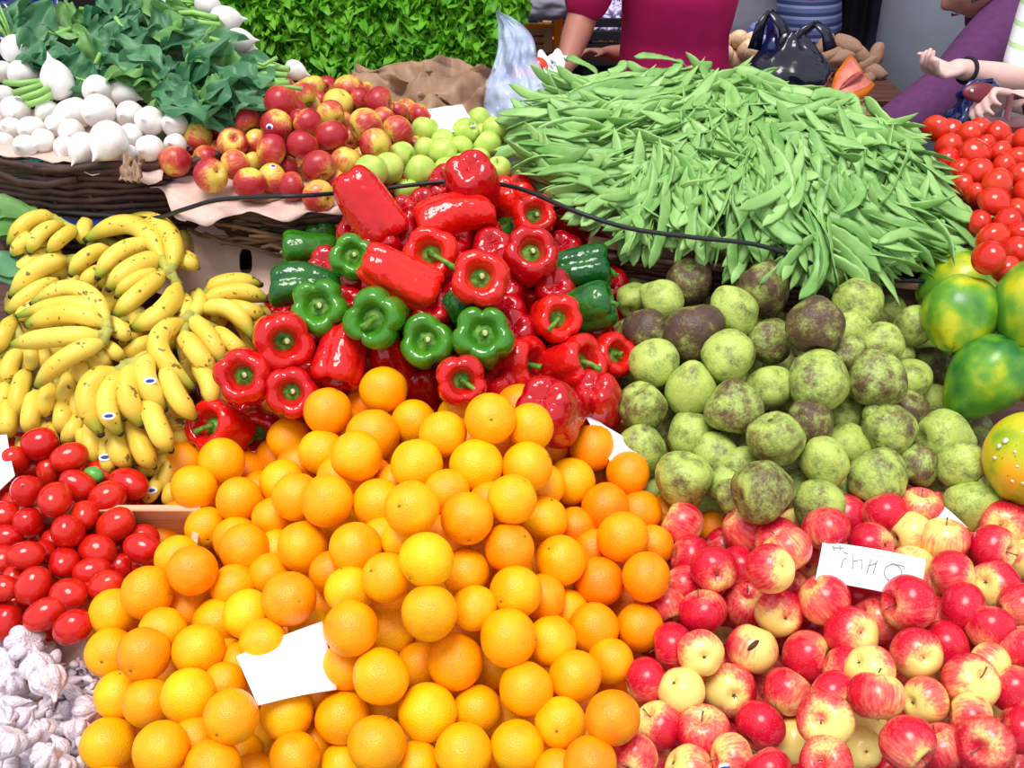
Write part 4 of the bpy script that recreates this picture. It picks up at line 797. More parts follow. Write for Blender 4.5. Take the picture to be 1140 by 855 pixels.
for k in range(277):
    while True:
        x = random.uniform(565, 1100); y = random.uniform(62, 305)
        if inside(x, y, BPOLY) and all((x-a)**2+(y-b)**2 > 110 for a, b in placed[-200:]): break
    placed.append((x, y)); a = bang(x, y); o = link('flat_bean', BMs[k % 12]); o.matrix_world = bmat(x, y, a, random.uniform(.0, .028), .22); v, h = bzone(x, y); a = (a+90) % 180-90
    if abs(a) < 32: w = 'lying crosswise'
    elif abs(a) > 62: w = 'hanging up and down'
    else: w = 'slanting down rightwards' if a < 0 else 'slanting up rightwards'
    tag(o, f'flat green bean {w} in the {v} {h} part of the bean heap', 'green bean', f'flat beans {w} in the {v} {h} part of the heap')
HERO = [(712,133,28,.20,'long pale bean crossing the upper left of the bean heap diagonally'), (870,208,52,.22,'longest pale bean, slanting in front of the heap centre'), (657,205,-38,.16,'bent pale bean curling down at the lower left above the hose'),
 (770,122,-8,.17,'broad bean lying flat near the heap top centre'), (610,148,-12,.17,'long bean pointing left from the left slope'), (640,170,-16,.18,'long bean in the middle of the left slope'), (645,190,-22,.17,'lowest long bean of the left slope'),
 (988,148,-28,.17,'curved bean arching over the right shoulder of the heap'), (970,160,4,.14,'bean lying level under the right shoulder'), (1070,238,-18,.12,'bean tip reaching out at the far right over the tomatoes'), (738,63,-28,.12,'bean sticking up in front of the magenta shirt'),
 (752,74,60,.08,'short upright bean beside the magenta shirt'), (786,78,85,.08,'bean standing upright at the top of the heap'), (784,105,78,.09,'folded bean standing below the heap top'), (651,70,-55,.09,'bean standing up at the top left by the arm'), (836,130,48,.11,'pale bean in the upper centre leaning right'),
 (925,104,12,.09,'bean pointing at the pumpkin slice'), (700,105,8,.15,'wide pale bean on the top left of the heap'), (600,175,10,.13,'bean with its tip over the green apples'), (690,265,15,.08,'stray bean dropped on the crate edge beside the peppers'), (1020,262,0,.15,'level bean at the lower right of the heap'), (690,74,70,.06,'tiny bean tip sticking up left of the magenta shirt'), (880,168,80,.13,'pale bean hanging straight down at centre right')]
for k, (x, y, a, L, lab) in enumerate(HERO):
    o = link('flat_bean', bean_mesh(50+k, L, .0125, .1 if k % 2 else -.12)); o.matrix_world = bmat(x, y, a, .036, .05, .15); tag(o, lab, 'green bean')
    if 'stray' in lab: o.matrix_world = bmat(x, y, a, .0, .05, .15)
b = MB()
for k in range(800):
    while True:
        x = random.uniform(565, 1100); y = random.uniform(62, 312)
        if inside(x, y, BPOLY): break
    m = bmat(x, y, bang(x, y)+random.gauss(0, 18), random.uniform(-.04, .004), .3); me = BMs[k % 12]; b.add([m @ v.co for v in me.vertices], [tuple(f.vertices) for f in me.polygons])
tag(b.build('bean_heap', M['bean']), 'tangled inner mass of flat green beans under the visible ones', 'green beans', None, 'stuff')
# ------------------------------------------------------------------ leaves
def leaf_geo(b, p, e, n, L, W, ruf=.2, seed=0, nu=7, nv=6, fold=.25, curl=.3):
    """one leaf: base p, direction e, upper side n"""
    e = e.normalized(); g = n.cross(e).normalized(); n = e.cross(g); V = []
    for j in range(nv+1):
        s = j/nv; w = W*(math.sin(PI*min(1, s*.92+.06))**.7); c = p+e*(L*s)-n*(curl*L*s*s)
        for i in range(nu+1):
            u = i/nu*2-1; rf = ruf*W*abs(u)**1.5*math.sin(9*s+seed+4*u)+ruf*.6*W*noise.noise(Vector((u*2, s*3, seed)))
            V.append(c+g*(u*w*(1+.12*math.sin(11*s+seed)))+n*(fold*abs(u)*w+rf))
    b.add(V, [(j*(nu+1)+i, j*(nu+1)+i+1, (j+1)*(nu+1)+i+1, (j+1)*(nu+1)+i) for j in range(nv) for i in range(nu)])
b = MB()
LP = [(238,-40),(600,-40),(578,8),(556,40),(545,84),(500,90),(440,97),(395,92),(345,90),(318,72),(296,62),(268,34)]
cnt = 0
while cnt < 2500:
    x = random.uniform(236, 600); y = random.uniform(-40, 98)
    if not inside(x, y, LP): continue
    cnt += 1; cf = ray(x, y).y; d = 2.66*1.006/cf+random.uniform(-.02, .05)+.0006*(90-y); e = (UP*random.gauss(.1, .7)+RX*random.gauss(0, .8)-FW*.75).normalized(); nn = (UP*.8-FW*.7+RX*random.gauss(0, .4)).normalized()
    leaf_geo(b, P(x, y, d), e, nn, random.uniform(.03, .052), random.uniform(.013, .022), .9, random.uniform(0, 30), 7, 6, .15, .5)
tag(b.build('lettuce_leaves', M['lettuce']), 'bank of frilly bright green lettuce leaves behind the apples', 'lettuce', None, 'stuff')
# backing of packed leaves
b = MB()
for k in range(120):
    x = random.uniform(250, 520); y = random.uniform(-40, 70); leaf_geo(b, P(x, y, 2.80), (UP*random.gauss(.3, .6)+RX*random.gauss(0, 1)), -FW+UP*.3, .16, .07, .3, k, 6, 5, .1, .1)
tag(b.build('lettuce_leaves', M['lettuce']), 'darker packed lettuce leaves deep inside the lettuce bank', 'lettuce', None, 'stuff')
# turnip greens
TG = [('broad turnip greens in the upper left corner', [(75,25),(40,30),(110,18),(60,55),(90,45),(30,45),(20,20),(130,35)], (160, 60)),
      ('turnip greens fanned across the middle of the bunch', [(120,60),(150,50),(100,75),(140,85),(170,70),(120,40),(75,70),(165,95)], (200, 90)),
      ('bluish turnip greens hanging over near the back apples', [(190,95),(215,90),(235,100),(205,118),(228,120),(250,105),(180,115),(245,125)], (240, 60)),
      ('fine turnip greens at the top by the lettuce', [(160,15),(190,25),(215,40),(175,40),(140,8),(205,15),(230,55),(120,8)], (235, 25)),
      ('turnip greens beside the single lying turnip', [(250,70),(265,85),(230,75),(285,90),(270,100),(240,88),(260,110),(285,75)], (300, 85))]
for k, (lab, pts, base) in enumerate(TG):
    root = empty('turnip_greens'); tag(root, lab, 'turnip greens', 'bunches of turnip greens'); bd = surf('turnip', *base)-.02
    for j in range(26):
        x, y = pts[j % 8]; x += random.gauss(0, 9); y += random.gauss(0, 8); d = surf('turnip', x, y)-random.uniform(.0, .07); p = P(x, y, d); an = random.uniform(-PI, PI)
        e = RX*math.cos(an)+UP*math.sin(an)*.6-FW*.15; nn = (UP*.75-FW*.75+RX*random.gauss(0, .4)); lb = MB(); leaf_geo(lb, p-e*.045, e, nn, random.uniform(.055, .13), random.uniform(.02, .042), .42, random.uniform(0, 20), 12, 14, .3, .4)
        lo = lb.build('leaf', M['greens'] if (j+k) % 4 else M['greens_light'], root)
        if j < 6: sb = MB(); sb.tube([p-e*.045, p-e*.06-UP*.01, p-e*.10-UP*.01], [.003, .004, .005], 6); sb.build('stalk', M['stalk'], lo)
for k, (pp, lab) in enumerate(((((5,92),(22,93),(50,90)), 0), (((14,104),(32,99),(52,93)), 0), (((24,110),(42,104),(55,98)), 0), (((30,117),(45,112),(58,106)), 0), (((275,85),(300,82),(320,84)), 1), (((280,76),(300,74),(322,77)), 1), (((262,104),(276,90),(318,90)), 1), (((278,106),(290,95),(322,92)), 1), (((195,34),(215,36),(250,48)), 2), (((190,16),(215,14),(242,20)), 2), (((188,24),(215,24),(245,28)), 2))):
    if k in (0, 4, 8): root = empty('turnip_stalks'); tag(root, ('green turnip stalks between the left turnips', 'green stalks running to the single lying turnip', 'green stalks of the turnips beside the lettuce')[lab], 'stalks')
    sb = MB(); sb.tube([P(x, y, surf('turnip', x, y)-.045) for x, y in pp], .0065, 8); sb.build('stalk', M['stalk'], root)
# leafy bits at the left edge
for lab, pts in (('green leaves at the left edge above the bananas', [(5, 235), (12, 225), (0, 255), (8, 248)]), ('blue-green leaf lying at the left edge over the bananas', [(2, 295), (8, 290)])):
    root = empty('leafy_greens'); tag(root, lab, 'leaves')
    for k, (x, y) in enumerate(pts): lb = MB(); leaf_geo(lb, P(x-22, y, surf('banana', x, y)-.05), RX+UP*random.uniform(-.3, .5), UP-FW, .09, .035, .15, k*3, 10, 9, .1, .2); lb.build('leaf', M['greens'] if 'blue' in lab else M['greens_light'], root)
# ------------------------------------------------------------------ stall, boxes, baskets
def plane_pt(px, py, off=0.0): return P(px, py, plane_d(px, py, off))
def slab(name, corners, th, mat, kind=None, parent=None):
    """thick sheet through four world points, thickness downwards along the normal"""
    c = [Vector(q) for q in corners]; n = (c[1]-c[0]).cross(c[2]-c[0]).normalized()
    V = c+[q-n*th for q in c]; o = link(name, mk(name, V, [(0, 1, 2, 3), (7, 6, 5, 4), (0, 4, 5, 1), (1, 5, 6, 2), (2, 6, 7, 3), (3, 7, 4, 0)], mat, False), parent)
    if kind: o['kind'] = kind
    return o
def uv(u, s, n=0.0): return P0+Vector((1, 0, 0))*u+PS*s+PN*n
def ufrom(px, py, off=0.0):
    q = plane_pt(px, py, off)-P0; return q.x, q.dot(PS)
st = empty('market_stall', (0, 1.2, 0)); tag(st, 'sloping wooden market stall table carrying all the produce', 'stall')
mi = Matrix.Translation((0, -1.2, 0))
o = slab('table_top', [uv(-1.3, -.28, -.175), uv(1.3, -.28, -.175), uv(1.3, 1.42, -.175), uv(-1.3, 1.42, -.175)], .03, M['darkwood'], None, st); o.matrix_parent_inverse = mi
for x in (-1.22, 1.22):
    for s in (-.2, 1.36):
        q = uv(x, s, -.2); lb = MB(); lb.box((q.x, q.y, q.z/2), (.03, .03, q.z/2)); o = lb.build('leg', M['darkwood'], st, False); o.matrix_parent_inverse = mi
def crate(name, lab, cat, a, b_, mat, top=-.02, bot=-.17, th=.012, slats=2, nearwall=True, group=None):
    """open crate whose floor plan runs from photo point a (upper left) to b_ (lower right) on the stall slope"""
    u0, s1 = ufrom(*a); u1, s0 = ufrom(*b_); root = empty(name, uv(u0, s0, bot)); inv = Matrix.Translation(-root.location); tag(root, lab, cat, group); ax = (Vector((1, 0, 0)), PS, PN)
    def bx(nm, c, h):
        m = MB(); m.box(c, h, ax); q = m.build(nm, mat, root, False); q.matrix_parent_inverse = inv; md = q.modifiers.new('b', 'BEVEL'); md.width = .002; md.segments = 2
    hh = (top-bot)/2/slats
    for k in range(slats):
        n = bot+hh*(2*k+1)
        for (c, h) in (((u0+u1)/2, s1), ((u0+u1)/2, s0))[:2 if nearwall else 1]: bx('side_board', uv(c, h, n), ((u1-u0)/2, th/2, hh*.94))
        for c in (u0, u1): bx('end_board', uv(c, (s0+s1)/2, n), (th/2, (s1-s0)/2, hh*.94))
    bx('base_board', uv((u0+u1)/2, (s0+s1)/2, bot+.004), ((u1-u0)/2, (s1-s0)/2, .004))
crate('wooden_crate', 'pale wooden crate of plum tomatoes, rim showing beside the oranges', 'crate', (-60, 580), (205, 715), M['pine'], .05, -.13, slats=1, nearwall=False)
crate('wooden_crate', 'wooden crate mostly hidden under the oranges', 'crate', (222, 520), (700, 870), M['pine'], -.06, -.17)
crate('wooden_crate', 'wooden crate mostly hidden under the front apples', 'crate', (775, 600), (1180, 870), M['pine'], -.06, -.17)
crate('garlic_tray', 'shallow tray holding the garlic', 'tray', (-80, 725), (88, 880), M['pine'], -.09, -.15, slats=1)
# cardboard under garlic/tomatoes and cherimoyas
def sheet(name, corners, mat, lab, cat, nx=24, ny=16, crum=.008, seed=0, th=.0012, jag=.0, kind=None):
    """crumpled sheet; corners = (px, py, depth) in order tl tr br bl"""
    q = [P(*c) for c in corners]; V = []
    for j in range(ny+1):
        for i in range(nx+1):
            u, v = i/nx, j/ny; p = q[0]*((1-u)*(1-v))+q[1]*(u*(1-v))+q[2]*(u*v)+q[3]*((1-u)*v)
            s = noise.noise(Vector((u*5+seed, v*4, seed)))*1.2+noise.noise(Vector((u*13, v*10+seed, seed*2)))*.6; p = p-FW*(crum*s)+UP*(crum*noise.noise(Vector((u*4, v*4+9, seed))))
            if jag and v > .8: p = p+UP*(jag*noise.noise(Vector((u*6, seed, 2)))*(v-.8)*5)
            V.append(p)
    o = link(name, mk(name, V, [(j*(nx+1)+i, (j+1)*(nx+1)+i, (j+1)*(nx+1)+i+1, j*(nx+1)+i+1) for j in range(ny) for i in range(nx)], mat)); md = o.modifiers.new('s', 'SOLIDIFY'); md.thickness = th
    if cat: tag(o, lab, cat)
    if kind: o['kind'] = kind
    return o
def D(px, py, off=0): return (px, py, plane_d(px, py, off))
sheet('kraft_paper', [D(40, 690, -.03), D(128, 690, -.03), D(128, 760, -.06), D(40, 770, -.06)], M['kraft'], 'pinkish paper strip between the tomatoes and the garlic', 'paper', crum=.004, seed=4)
sheet('kraft_paper', [D(730, 500, -.08), D(900, 500, -.08), D(905, 610, -.06), D(735, 620, -.06)], M['kraft'], 'pinkish paper glimpsed below the cherimoyas', 'paper', crum=.005, seed=5)
# banana box
box = empty('banana_box', P(255, 290, 2.2)); tag(box, 'open brown cardboard box with a hand hole behind the bananas', 'cardboard box'); inv = Matrix.Translation(-box.location)
def flap(nm, cs, par=box, hole=None, mat='card', th=.006):
    q = [P(*c) for c in cs]; n = (q[1]-q[0]).cross(q[3]-q[0]).normalized(); V = []; Fc = []
    if hole is None: V = q+[p+n*th for p in q]; Fc = [(3, 2, 1, 0), (4, 5, 6, 7), (0, 1, 5, 4), (1, 2, 6, 5), (2, 3, 7, 6), (3, 0, 4, 7)]
    else:
        hx, hy, hw, hh = hole; N = 24; out = []; inn = []
        for k in range(N):
            a = 2*PI*k/N; c, s = math.cos(a), math.sin(a); m = max(abs(c), abs(s)); u, v = .5+.5*c/m, .5+.5*s/m
            sg = lambda t, p: math.copysign(abs(t)**p, t)
            out.append((u, v)); inn.append((hx+hw*sg(c, .6), hy+hh*sg(s, .8)))
        bl = lambda u, v: q[0]*((1-u)*(1-v))+q[1]*(u*(1-v))+q[2]*(u*v)+q[3]*((1-u)*v)
        for L in (0, th): V += [bl(*p)+n*L for p in out]+[bl(*p)+n*L for p in inn]
        for k in range(N):
            j = (k+1) % N; Fc += [(k, j, N+j, N+k), (2*N+k, 3*N+k, 3*N+j, 2*N+j), (N+k, N+j, 3*N+j, 3*N+k), (k, 2*N+k, 2*N+j, j)]
    o = link(nm, mk(nm, V, Fc, M[mat], False), par); o.matrix_parent_inverse = inv; return o
flap('end_panel', [(198, 243, 2.20), (318, 262, 2.17), (330, 345, 2.10), (180, 345, 2.14)], hole=(.63, .40, .055, .16))
flap('flap', [(168, 240, 2.24), (196, 242, 2.21), (186, 330, 2.16), (160, 320, 2.20)])
flap('base_panel', [(190, 300, 2.20), (330, 300, 2.18), (340, 380, 2.14), (170, 380, 2.16)], mat='kraft_brown')
flap('flap', [(38, 198, 2.20), (62, 214, 2.18), (66, 250, 2.14), (22, 250, 2.14)], mat='kraft_brown')
# baskets
def basket(lab, c, a, b_, h, flare, mat, rows, seed, handle=None, core=True):
    root = empty('wicker_basket', c); tag(root, lab, 'basket'); rnd = random.Random(seed); m = MB(); N = 56
    for k in range(rows):
        t = k/(rows-1); q = 1-flare*(1-t)
        pts = [Vector((a*q*math.cos(2*PI*i/N)*(1+.012*math.sin(i*PI+k*PI)), b_*q*math.sin(2*PI*i/N)*(1+.012*math.sin(i*PI+k*PI)), h*(t-1)+rnd.uniform(-.32, .32)*h/rows)) for i in range(N+1)]
        m.tube(pts, h/rows*.52, 6, False)
    m.build('weave', mat, root)
    m = MB()
    for i in range(28): t = 2*PI*i/28; ca, sa = math.cos(t), math.sin(t); m.tube([(a*(1-flare)*ca, b_*(1-flare)*sa, -h), (a*ca*.99, b_*sa*.99, .005)], .005, 6)
    m.build('stakes', mat, root)
    m = MB()
    for k in range(3): m.tube([(a*(1.0+.01*k)*math.cos(2*PI*i/N)+.004*math.cos(i*1.3+k*2), b_*(1.0+.01*k)*math.sin(2*PI*i/N), .004*k+.006*math.sin(i*1.1+k*2)) for i in range(N+1)], .0075, 7, False)
    m.build('rim', mat, root)
    m = MB(); V = [(a*(1-flare)*math.cos(2*PI*i/N), b_*(1-flare)*math.sin(2*PI*i/N), -h) for i in range(N)]; V += [(x, y, z+.01) for x, y, z in V]; m.add(V, [tuple(range(N-1, -1, -1)), tuple(range(N, 2*N))]+[(i, (i+1) % N, N+(i+1) % N, N+i) for i in range(N)]); m.build('basket_base', mat, root)
    if handle: m = MB(); m.tube([Vector(p)-Vector(c) for p in handle], .007, 8); m.build('handle', mat, root)
    return root
pc = P(108, 182, 2.06); basket('dark woven wicker basket under the turnips', (pc.x-.03, pc.y+.25, pc.z-.015), .36, .25, .20, .16, M['wicker'], 14, 1, [P(-40, 170, 2.0), P(-10, 190, 2.0), P(20, 203, 2.02), P(52, 206, 2.05), P(85, 200, 2.07)])
pc = P(330, 232, 2.03); bk = basket('brown wicker basket rim under the back apples', (pc.x+.02, pc.y+.22, pc.z-.02), .30, .22, .10, .3, M['wicker'], 9, 2)
tr_ = random.Random(9); m = MB()
for k in range(46):
    a0 = tr_.uniform(-2.6, -.4); ln = tr_.uniform(.25, .9); rr = tr_.uniform(.99, 1.05); z0 = tr_.uniform(-.07, .012); dz = tr_.uniform(-.035, .02)
    m.tube([(.30*rr*(1-.12*(s/5))*math.cos(a0+ln*s/5), .22*rr*(1-.12*(s/5))*math.sin(a0+ln*s/5), z0+dz*s/5+.004*math.sin(s*2+k)) for s in range(6)], [.0035, .0045, .0045, .004, .0035, .002], 6)
m.build('loose_twigs', M['wicker_light'], bk)
pc = P(860, 292, 1.99); basket('dark reddish basket under the flat green beans', (pc.x+.02, pc.y+.27, pc.z-.02), .50, .27, .12, .15, M['darkwood'], 9, 3)
m = MB(); ax = (Vector((1, 0, 0)), Vector((0, 1, 0)), Vector((0, 0, 1)))
bt = empty('bean_tray', P(860, 305, 2.05)); tag(bt, 'dark wooden tray edge running under the bean heap', 'tray'); inv2 = Matrix.Translation(-bt.location)
for nm, a, c, r in (('upper_rail', (655, 268, 2.06), (800, 292, 2.04), .008), ('upper_rail', (800, 292, 2.04), (1060, 322, 2.02), .008), ('front_board', (655, 284, 2.08), (1070, 342, 2.06), .02)):
    q0, q1 = P(*a), P(*c); e = (q1-q0).normalized(); g = UP-e*UP.dot(e); g.normalize(); m = MB(); m.box((q0+q1)/2, ((q1-q0).length/2, r*1.2, .006 if r < .01 else .018), (e, g, e.cross(g))); o = m.build(nm, M['darkwood'] if r > .01 else M['tan'], bt, False); o.matrix_parent_inverse = inv2
# paper under turnips and apples
sheet('kraft_paper', [(-5, 120, 2.30), (210, 120, 2.28), (180, 200, 2.055), (-5, 170, 2.07)], M['kraft'], 'pinkish brown paper sheet lining the turnip basket', 'paper', crum=.010, seed=1, jag=.02)
sheet('kraft_paper', [(140, 172, 2.16), (440, 178, 2.18), (395, 238, 2.00), (205, 246, 2.02)], M['kraft'], 'crumpled pinkish paper hanging out under the back apples', 'paper', 36, 20, .022, 2, jag=.03)
sheet('paper_fold', [(138, 172, 2.04), (160, 178, 2.02), (156, 202, 2.01), (132, 200, 2.03)], M['kraft_brown'], 'folded brown paper corner at the turnip basket rim', 'paper', 12, 10, .02, 8)
sheet('kraft_paper', [(395, 70, 2.50), (560, 70, 2.50), (552, 128, 2.38), (380, 132, 2.36)], M['kraft_brown'], 'shiny brown paper under the lettuce', 'paper', 36, 20, .05, 3)
sheet('white_paper', [(470, 122, 2.30), (514, 116, 2.32), (530, 140, 2.22), (488, 150, 2.22)], M['white'], 'white paper corner sticking up between the apples and lettuce', 'paper', 8, 8, .003, 6)
# price cards
def card(lab, cs, seed=0, trim=False):
    q = [P(*c) for c in cs]; n = (q[3]-q[0]).cross(q[1]-q[0]).normalized(); th = .0012; N = 10; V = []
    for s in (0, th):
        for j in range(N+1):
            for i in range(N+1):
                u, v = i/N, j/N; V.append(q[0]*((1-u)*(1-v))+q[1]*(u*(1-v))+q[2]*(u*v)+q[3]*((1-u)*v)+n*(s+.004*math.sin(PI*u)+.003*math.sin(PI*v+seed)))
    a = (N+1)**2; Fc = []
    for j in range(N):
        for i in range(N): k = j*(N+1)+i; Fc += [(k, k+1, k+N+2, k+N+1), (a+k, a+k+N+1, a+k+N+2, a+k+1)]
    for k in range(N): Fc += [(k, a+k, a+k+1, k+1), (N*(N+1)+k+1, a+N*(N+1)+k+1, a+N*(N+1)+k, N*(N+1)+k), ((k+1)*(N+1), a+(k+1)*(N+1), a+k*(N+1), k*(N+1)), (k*(N+1)+N, a+k*(N+1)+N, a+(k+1)*(N+1)+N, (k+1)*(N+1)+N)]
    o = link('price_card', mk('price_card', V, Fc, M['white'])); tag(o, lab, 'price card', 'blank white price cards' if 0 else None); return o, q, n
def od(px, py, zone, lift): return (px, py, min(surf(zone, px, py)-lift, 9))
card('blank white card lying on the oranges above the garlic', [(263, 731, 1.445), (359, 692, 1.49), (375, 768, 1.44), (287, 786, 1.40)])
co, cq, cn = card('white card with faint pencil figures lying on the front apples', [(915, 604, 1.60), (1030, 624, 1.60), (1024, 668, 1.56), (908, 645, 1.56)], 1)
def bil(u, v): return cq[0]*((1-u)*(1-v))+cq[1]*(u*(1-v))+cq[2]*(u*v)+cq[3]*((1-u)*v)+cn*(.0020+.004*math.sin(PI*u)+.003*math.sin(PI*v+1))
if cn.dot(FW) > 0: cn2 = -1
else: cn2 = 1
strokes = [[(.10, .10), (.115, .22)], [(.165, .07), (.17, .2)], [(.10, .15), (.2, .12)], [(.20, .22), (.25, .26)], [(.245, .36), (.215, .42), (.21, .62)], [(.30, .26), (.315, .60)], [(.315, .42), (.39, .34), (.40, .58)], [(.47, .30), (.455, .66)], [(.455, .48), (.53, .36)], [(.53, .30), (.515, .62)],
 [(.70+.085*math.cos(t*.35+1), .52+.20*math.sin(t*.35+1)) for t in range(19)], [(.62, .42), (.68, .3), (.79, .31), (.80, .36)]]
hw = MB()
for s in strokes: hw.tube([bil(u, v)+(cn*.0002 if cn2 > 0 else -cn*.0032) for u, v in s], .0009, 5)
hw.build('handwriting', M['pencil'], co)
card('blue-edged white card standing behind the front apples by the cherimoyas', [(1012, 549, 1.76), (1034, 552, 1.76), (1077, 588, 1.70), (1046, 588, 1.70)])
card('white card tucked between the right peppers, cherimoyas and oranges', [(650, 461, 1.80), (672, 474, 1.80), (712, 500, 1.76), (688, 534, 1.74)])
card('blank white card cut by the left edge beside the plum tomatoes', [(-40, 490, 1.80), (8, 484, 1.80), (17, 530, 1.76), (-30, 580, 1.74)])
# hose
HP = [(60, 236, 2.10), (120, 240, 2.08), (170, 243, 2.06), (205, 233, 2.0), (240, 223, 1.96), (290, 219, 1.93), (335, 218, 1.92), (400, 213, 2.02), (450, 207, 2.05), (500, 202, 2.06), (548, 204, 2.04), (585, 212, 1.98), (640, 235, 1.90), (700, 254, 1.89), (770, 264, 1.90), (840, 272, 1.91), (890, 288, 1.94), (940, 308, 1.99), (985, 312, 2.0), (1025, 313, 2.0), (1060, 318, 2.03)]
m = MB(); pts = [P(*a) for a in HP]; fine = []
for k in range(len(pts)-1):
    for s in range(5): fine.append([*prof([(p.x, p.y) for p in pts])((k+s/5)/(len(pts)-1)), prof([(p.z, 0) for p in pts])((k+s/5)/(len(pts)-1))[0]])
m.tube(fine, .0042, 8); tag(m.build('rubber_hose', M['hose']), 'thin black hose stretched across the stall over the baskets', 'hose')
# teal and blue crates at the left
tc = empty('plastic_crate', P(0, 215, 2.4)); tag(tc, 'teal plastic crate at the left edge behind the bananas', 'crate'); inv3 = Matrix.Translation(-tc.location)
for k, (dy, dz) in enumerate(((0, 0), (0, -.05), (0, -.10), (0, -.15))):
    m = MB(); q = P(-20, 190, 2.42); m.box((q.x, q.y, q.z+dz), (.13, .012, .020)); o = m.build('side_slat', M['teal'], tc, False); o.matrix_parent_inverse = inv3
for sx in (-.12, .05, .12): m = MB(); q = P(-20, 190, 2.43); m.box((q.x+sx, q.y+.004, q.z-.08), (.014, .014, .10)); o = m.build('post', M['teal'], tc, False); o.matrix_parent_inverse = inv3
m = MB(); q = P(-20, 190, 2.43); m.box((q.x, q.y+.15, q.z-.17), (.13, .15, .01)); o = m.build('base_panel', M['teal'], tc, False); o.matrix_parent_inverse = inv3
sheet('blue_sheet', [(55, 236, 2.16), (150, 243, 2.14), (150, 256, 2.10), (50, 250, 2.12)], M['blue'], 'strip of blue plastic between the bananas and the turnip basket', 'plastic sheet', 12, 4, .004, 3)
sheet('dark_tarpaulin', [(-30, -20, 2.75), (70, -20, 2.75), (50, 60, 2.55), (-30, 60, 2.55)], M['navybag'], 'dark blue-green plastic at the upper left corner behind the turnips', 'plastic sheet', 16, 10, .05, 5)
# plastic bags
def bag(name, lab, c, w, d_, h, mat, seed, ears=True, amp=.25):
    rnd = random.Random(seed); o1 = seed*1.7
    def f(th, t):
        a = t*PI; v = Vector((math.sin(a)*math.cos(th), math.sin(a)*math.sin(th), math.cos(a))); k = 1+amp*nz(v, 1.7, o1)+amp*.5*nz(v, 4.5, o1)
        z = v.z; q = 1-.55*max(0, z)**1.2
        return Vector((v.x*w*k*q, v.y*d_*k*q, z*h*k))+Vector(c)
    return mk(name, *ball(f, 60, 40), M[mat])
def bagobj(name, lab, c, w, d_, h, mat, seed, ears=(), amp=.25, cat='plastic bag'):
    root = empty(name, c); tag(root, lab, cat); me = bag(name, lab, (0, 0, 0), w, d_, h, mat, seed, amp=amp); me.name = 'bag_body'; link('bag_body', me, root)
    for k, (dx, hh, bend) in enumerate(ears):
        m = MB(); 
        for s in (-1, 1): m.tube([(dx+s*.045, 0, h*.55), (dx+s*.03+bend*.3, .01, h*.9+hh*.5), (dx+bend, .015, h+hh)], [.03, .022, .014], 8, flat=.4)
        m.build('handle', M[mat], root)
q = P(572, 72, 2.50)
me = None
root = empty('clear_bag', q); tag(root, 'crumpled translucent plastic bag standing beside the lettuce', 'plastic bag'); V = []; nx, ny = 22, 26
for j in range(ny+1):
    v = j/ny
    for i in range(nx+1):
        u = i/nx; y = 12+128*v; xl = 551-8*v+6*math.sin(v*6); xr = 554+62*min(1, v*1.7)**.7+8*math.sin(v*9)-20*max(0, v-.7); x = xl+(xr-xl)*u
        V.append(P(x, y, 2.42-.10*v-.05*math.sin(PI*u)+.035*noise.noise(Vector((u*4, v*5, 3)))+.02*noise.noise(Vector((u*10, v*12, 1))))-q)
bb = link('bag_body', mk('bag_body', V, [(j*(nx+1)+i, (j+1)*(nx+1)+i, (j+1)*(nx+1)+i+1, j*(nx+1)+i+1) for j in range(ny) for i in range(nx)], M['clear']), root); md = bb.modifiers.new('s', 'SOLIDIFY'); md.thickness = .001
V = [Vector(v)+ray(580, 70)*.10+RX*.01*noise.noise(Vector(v)*20) for v in V]
link('bag_back', mk('bag_back', V, [(j*(nx+1)+i, (j+1)*(nx+1)+i, (j+1)*(nx+1)+i+1, j*(nx+1)+i+1) for j in range(ny) for i in range(nx)], M['clear']), root)
sheet('white_bag', [(552, 92, 2.44), (612, 84, 2.42), (606, 128, 2.30), (560, 134, 2.30)], M['white'], 'bright white plastic sheet under the clear bag', 'plastic bag', 16, 12, .03, 7)
sheet('white_bag', [(598, 58, 2.62), (632, 60, 2.62), (628, 80, 2.56), (600, 82, 2.56)], M['white'], 'white bag beside the forearm of the man in magenta', 'plastic bag', 12, 10, .03, 9)
for k, (x, y) in enumerate(((578, 84), (600, 73), (590, 86))):
    it = dict(p=P(x, y, 2.58)); o = put('tomato', RT[k], it, C3(.2, .6, .5), 0, .022, None, 'tomato', ('red tomato behind the clear bag, left one', 'red tomato behind the clear bag, top one', 'dark red tomato behind the clear bag, lowest')[k]); child('calyx_scar', tcal, o)
sheet('kraft_brown_box', [(536, 105, 2.52), (560, 105, 2.52), (568, 132, 2.40), (540, 130, 2.40)], M['tan'], 'tan cardboard edge left of the clear bag', 'cardboard', 6, 6, .004, 2)
# ------------------------------------------------------------------ market beyond
def struct(name, c, h, mat):
    m = MB(); m.box(c, h); o = m.build(name, M[mat], None, False); o['kind'] = 'structure'; return o
struct('floor', (0, 2.5, -.05), (7, 7.5, .05), 'floor'); struct('wall_back', (0, 8.6, 1.8), (6, .1, 1.8), 'wall'); struct('shade_wall_left', (-5.9, 5.9, 1.8), (.1, 2.6, 1.8), 'wall'); struct('shade_wall_right', (5.9, 5.9, 1.8), (.1, 2.6, 1.8), 'wall'); struct('shade_ceiling', (0, 6.6, 3.65), (6, 2.1, .05), 'ceil')  # roof slab and walls added to shade the background; roof and sides unseen
cp = P(1062, 90, 4.05); m = MB(); r = .29; m.tube([(cp.x+.02, cp.y+.1, z) for z in (0, 1.0, 2.0, 3.6)], [r, r, r*.99, r*.98], 40); cl = m.build('column', M['stone']); tag(cl, 'thick grey stone column behind the purple coat', 'column')
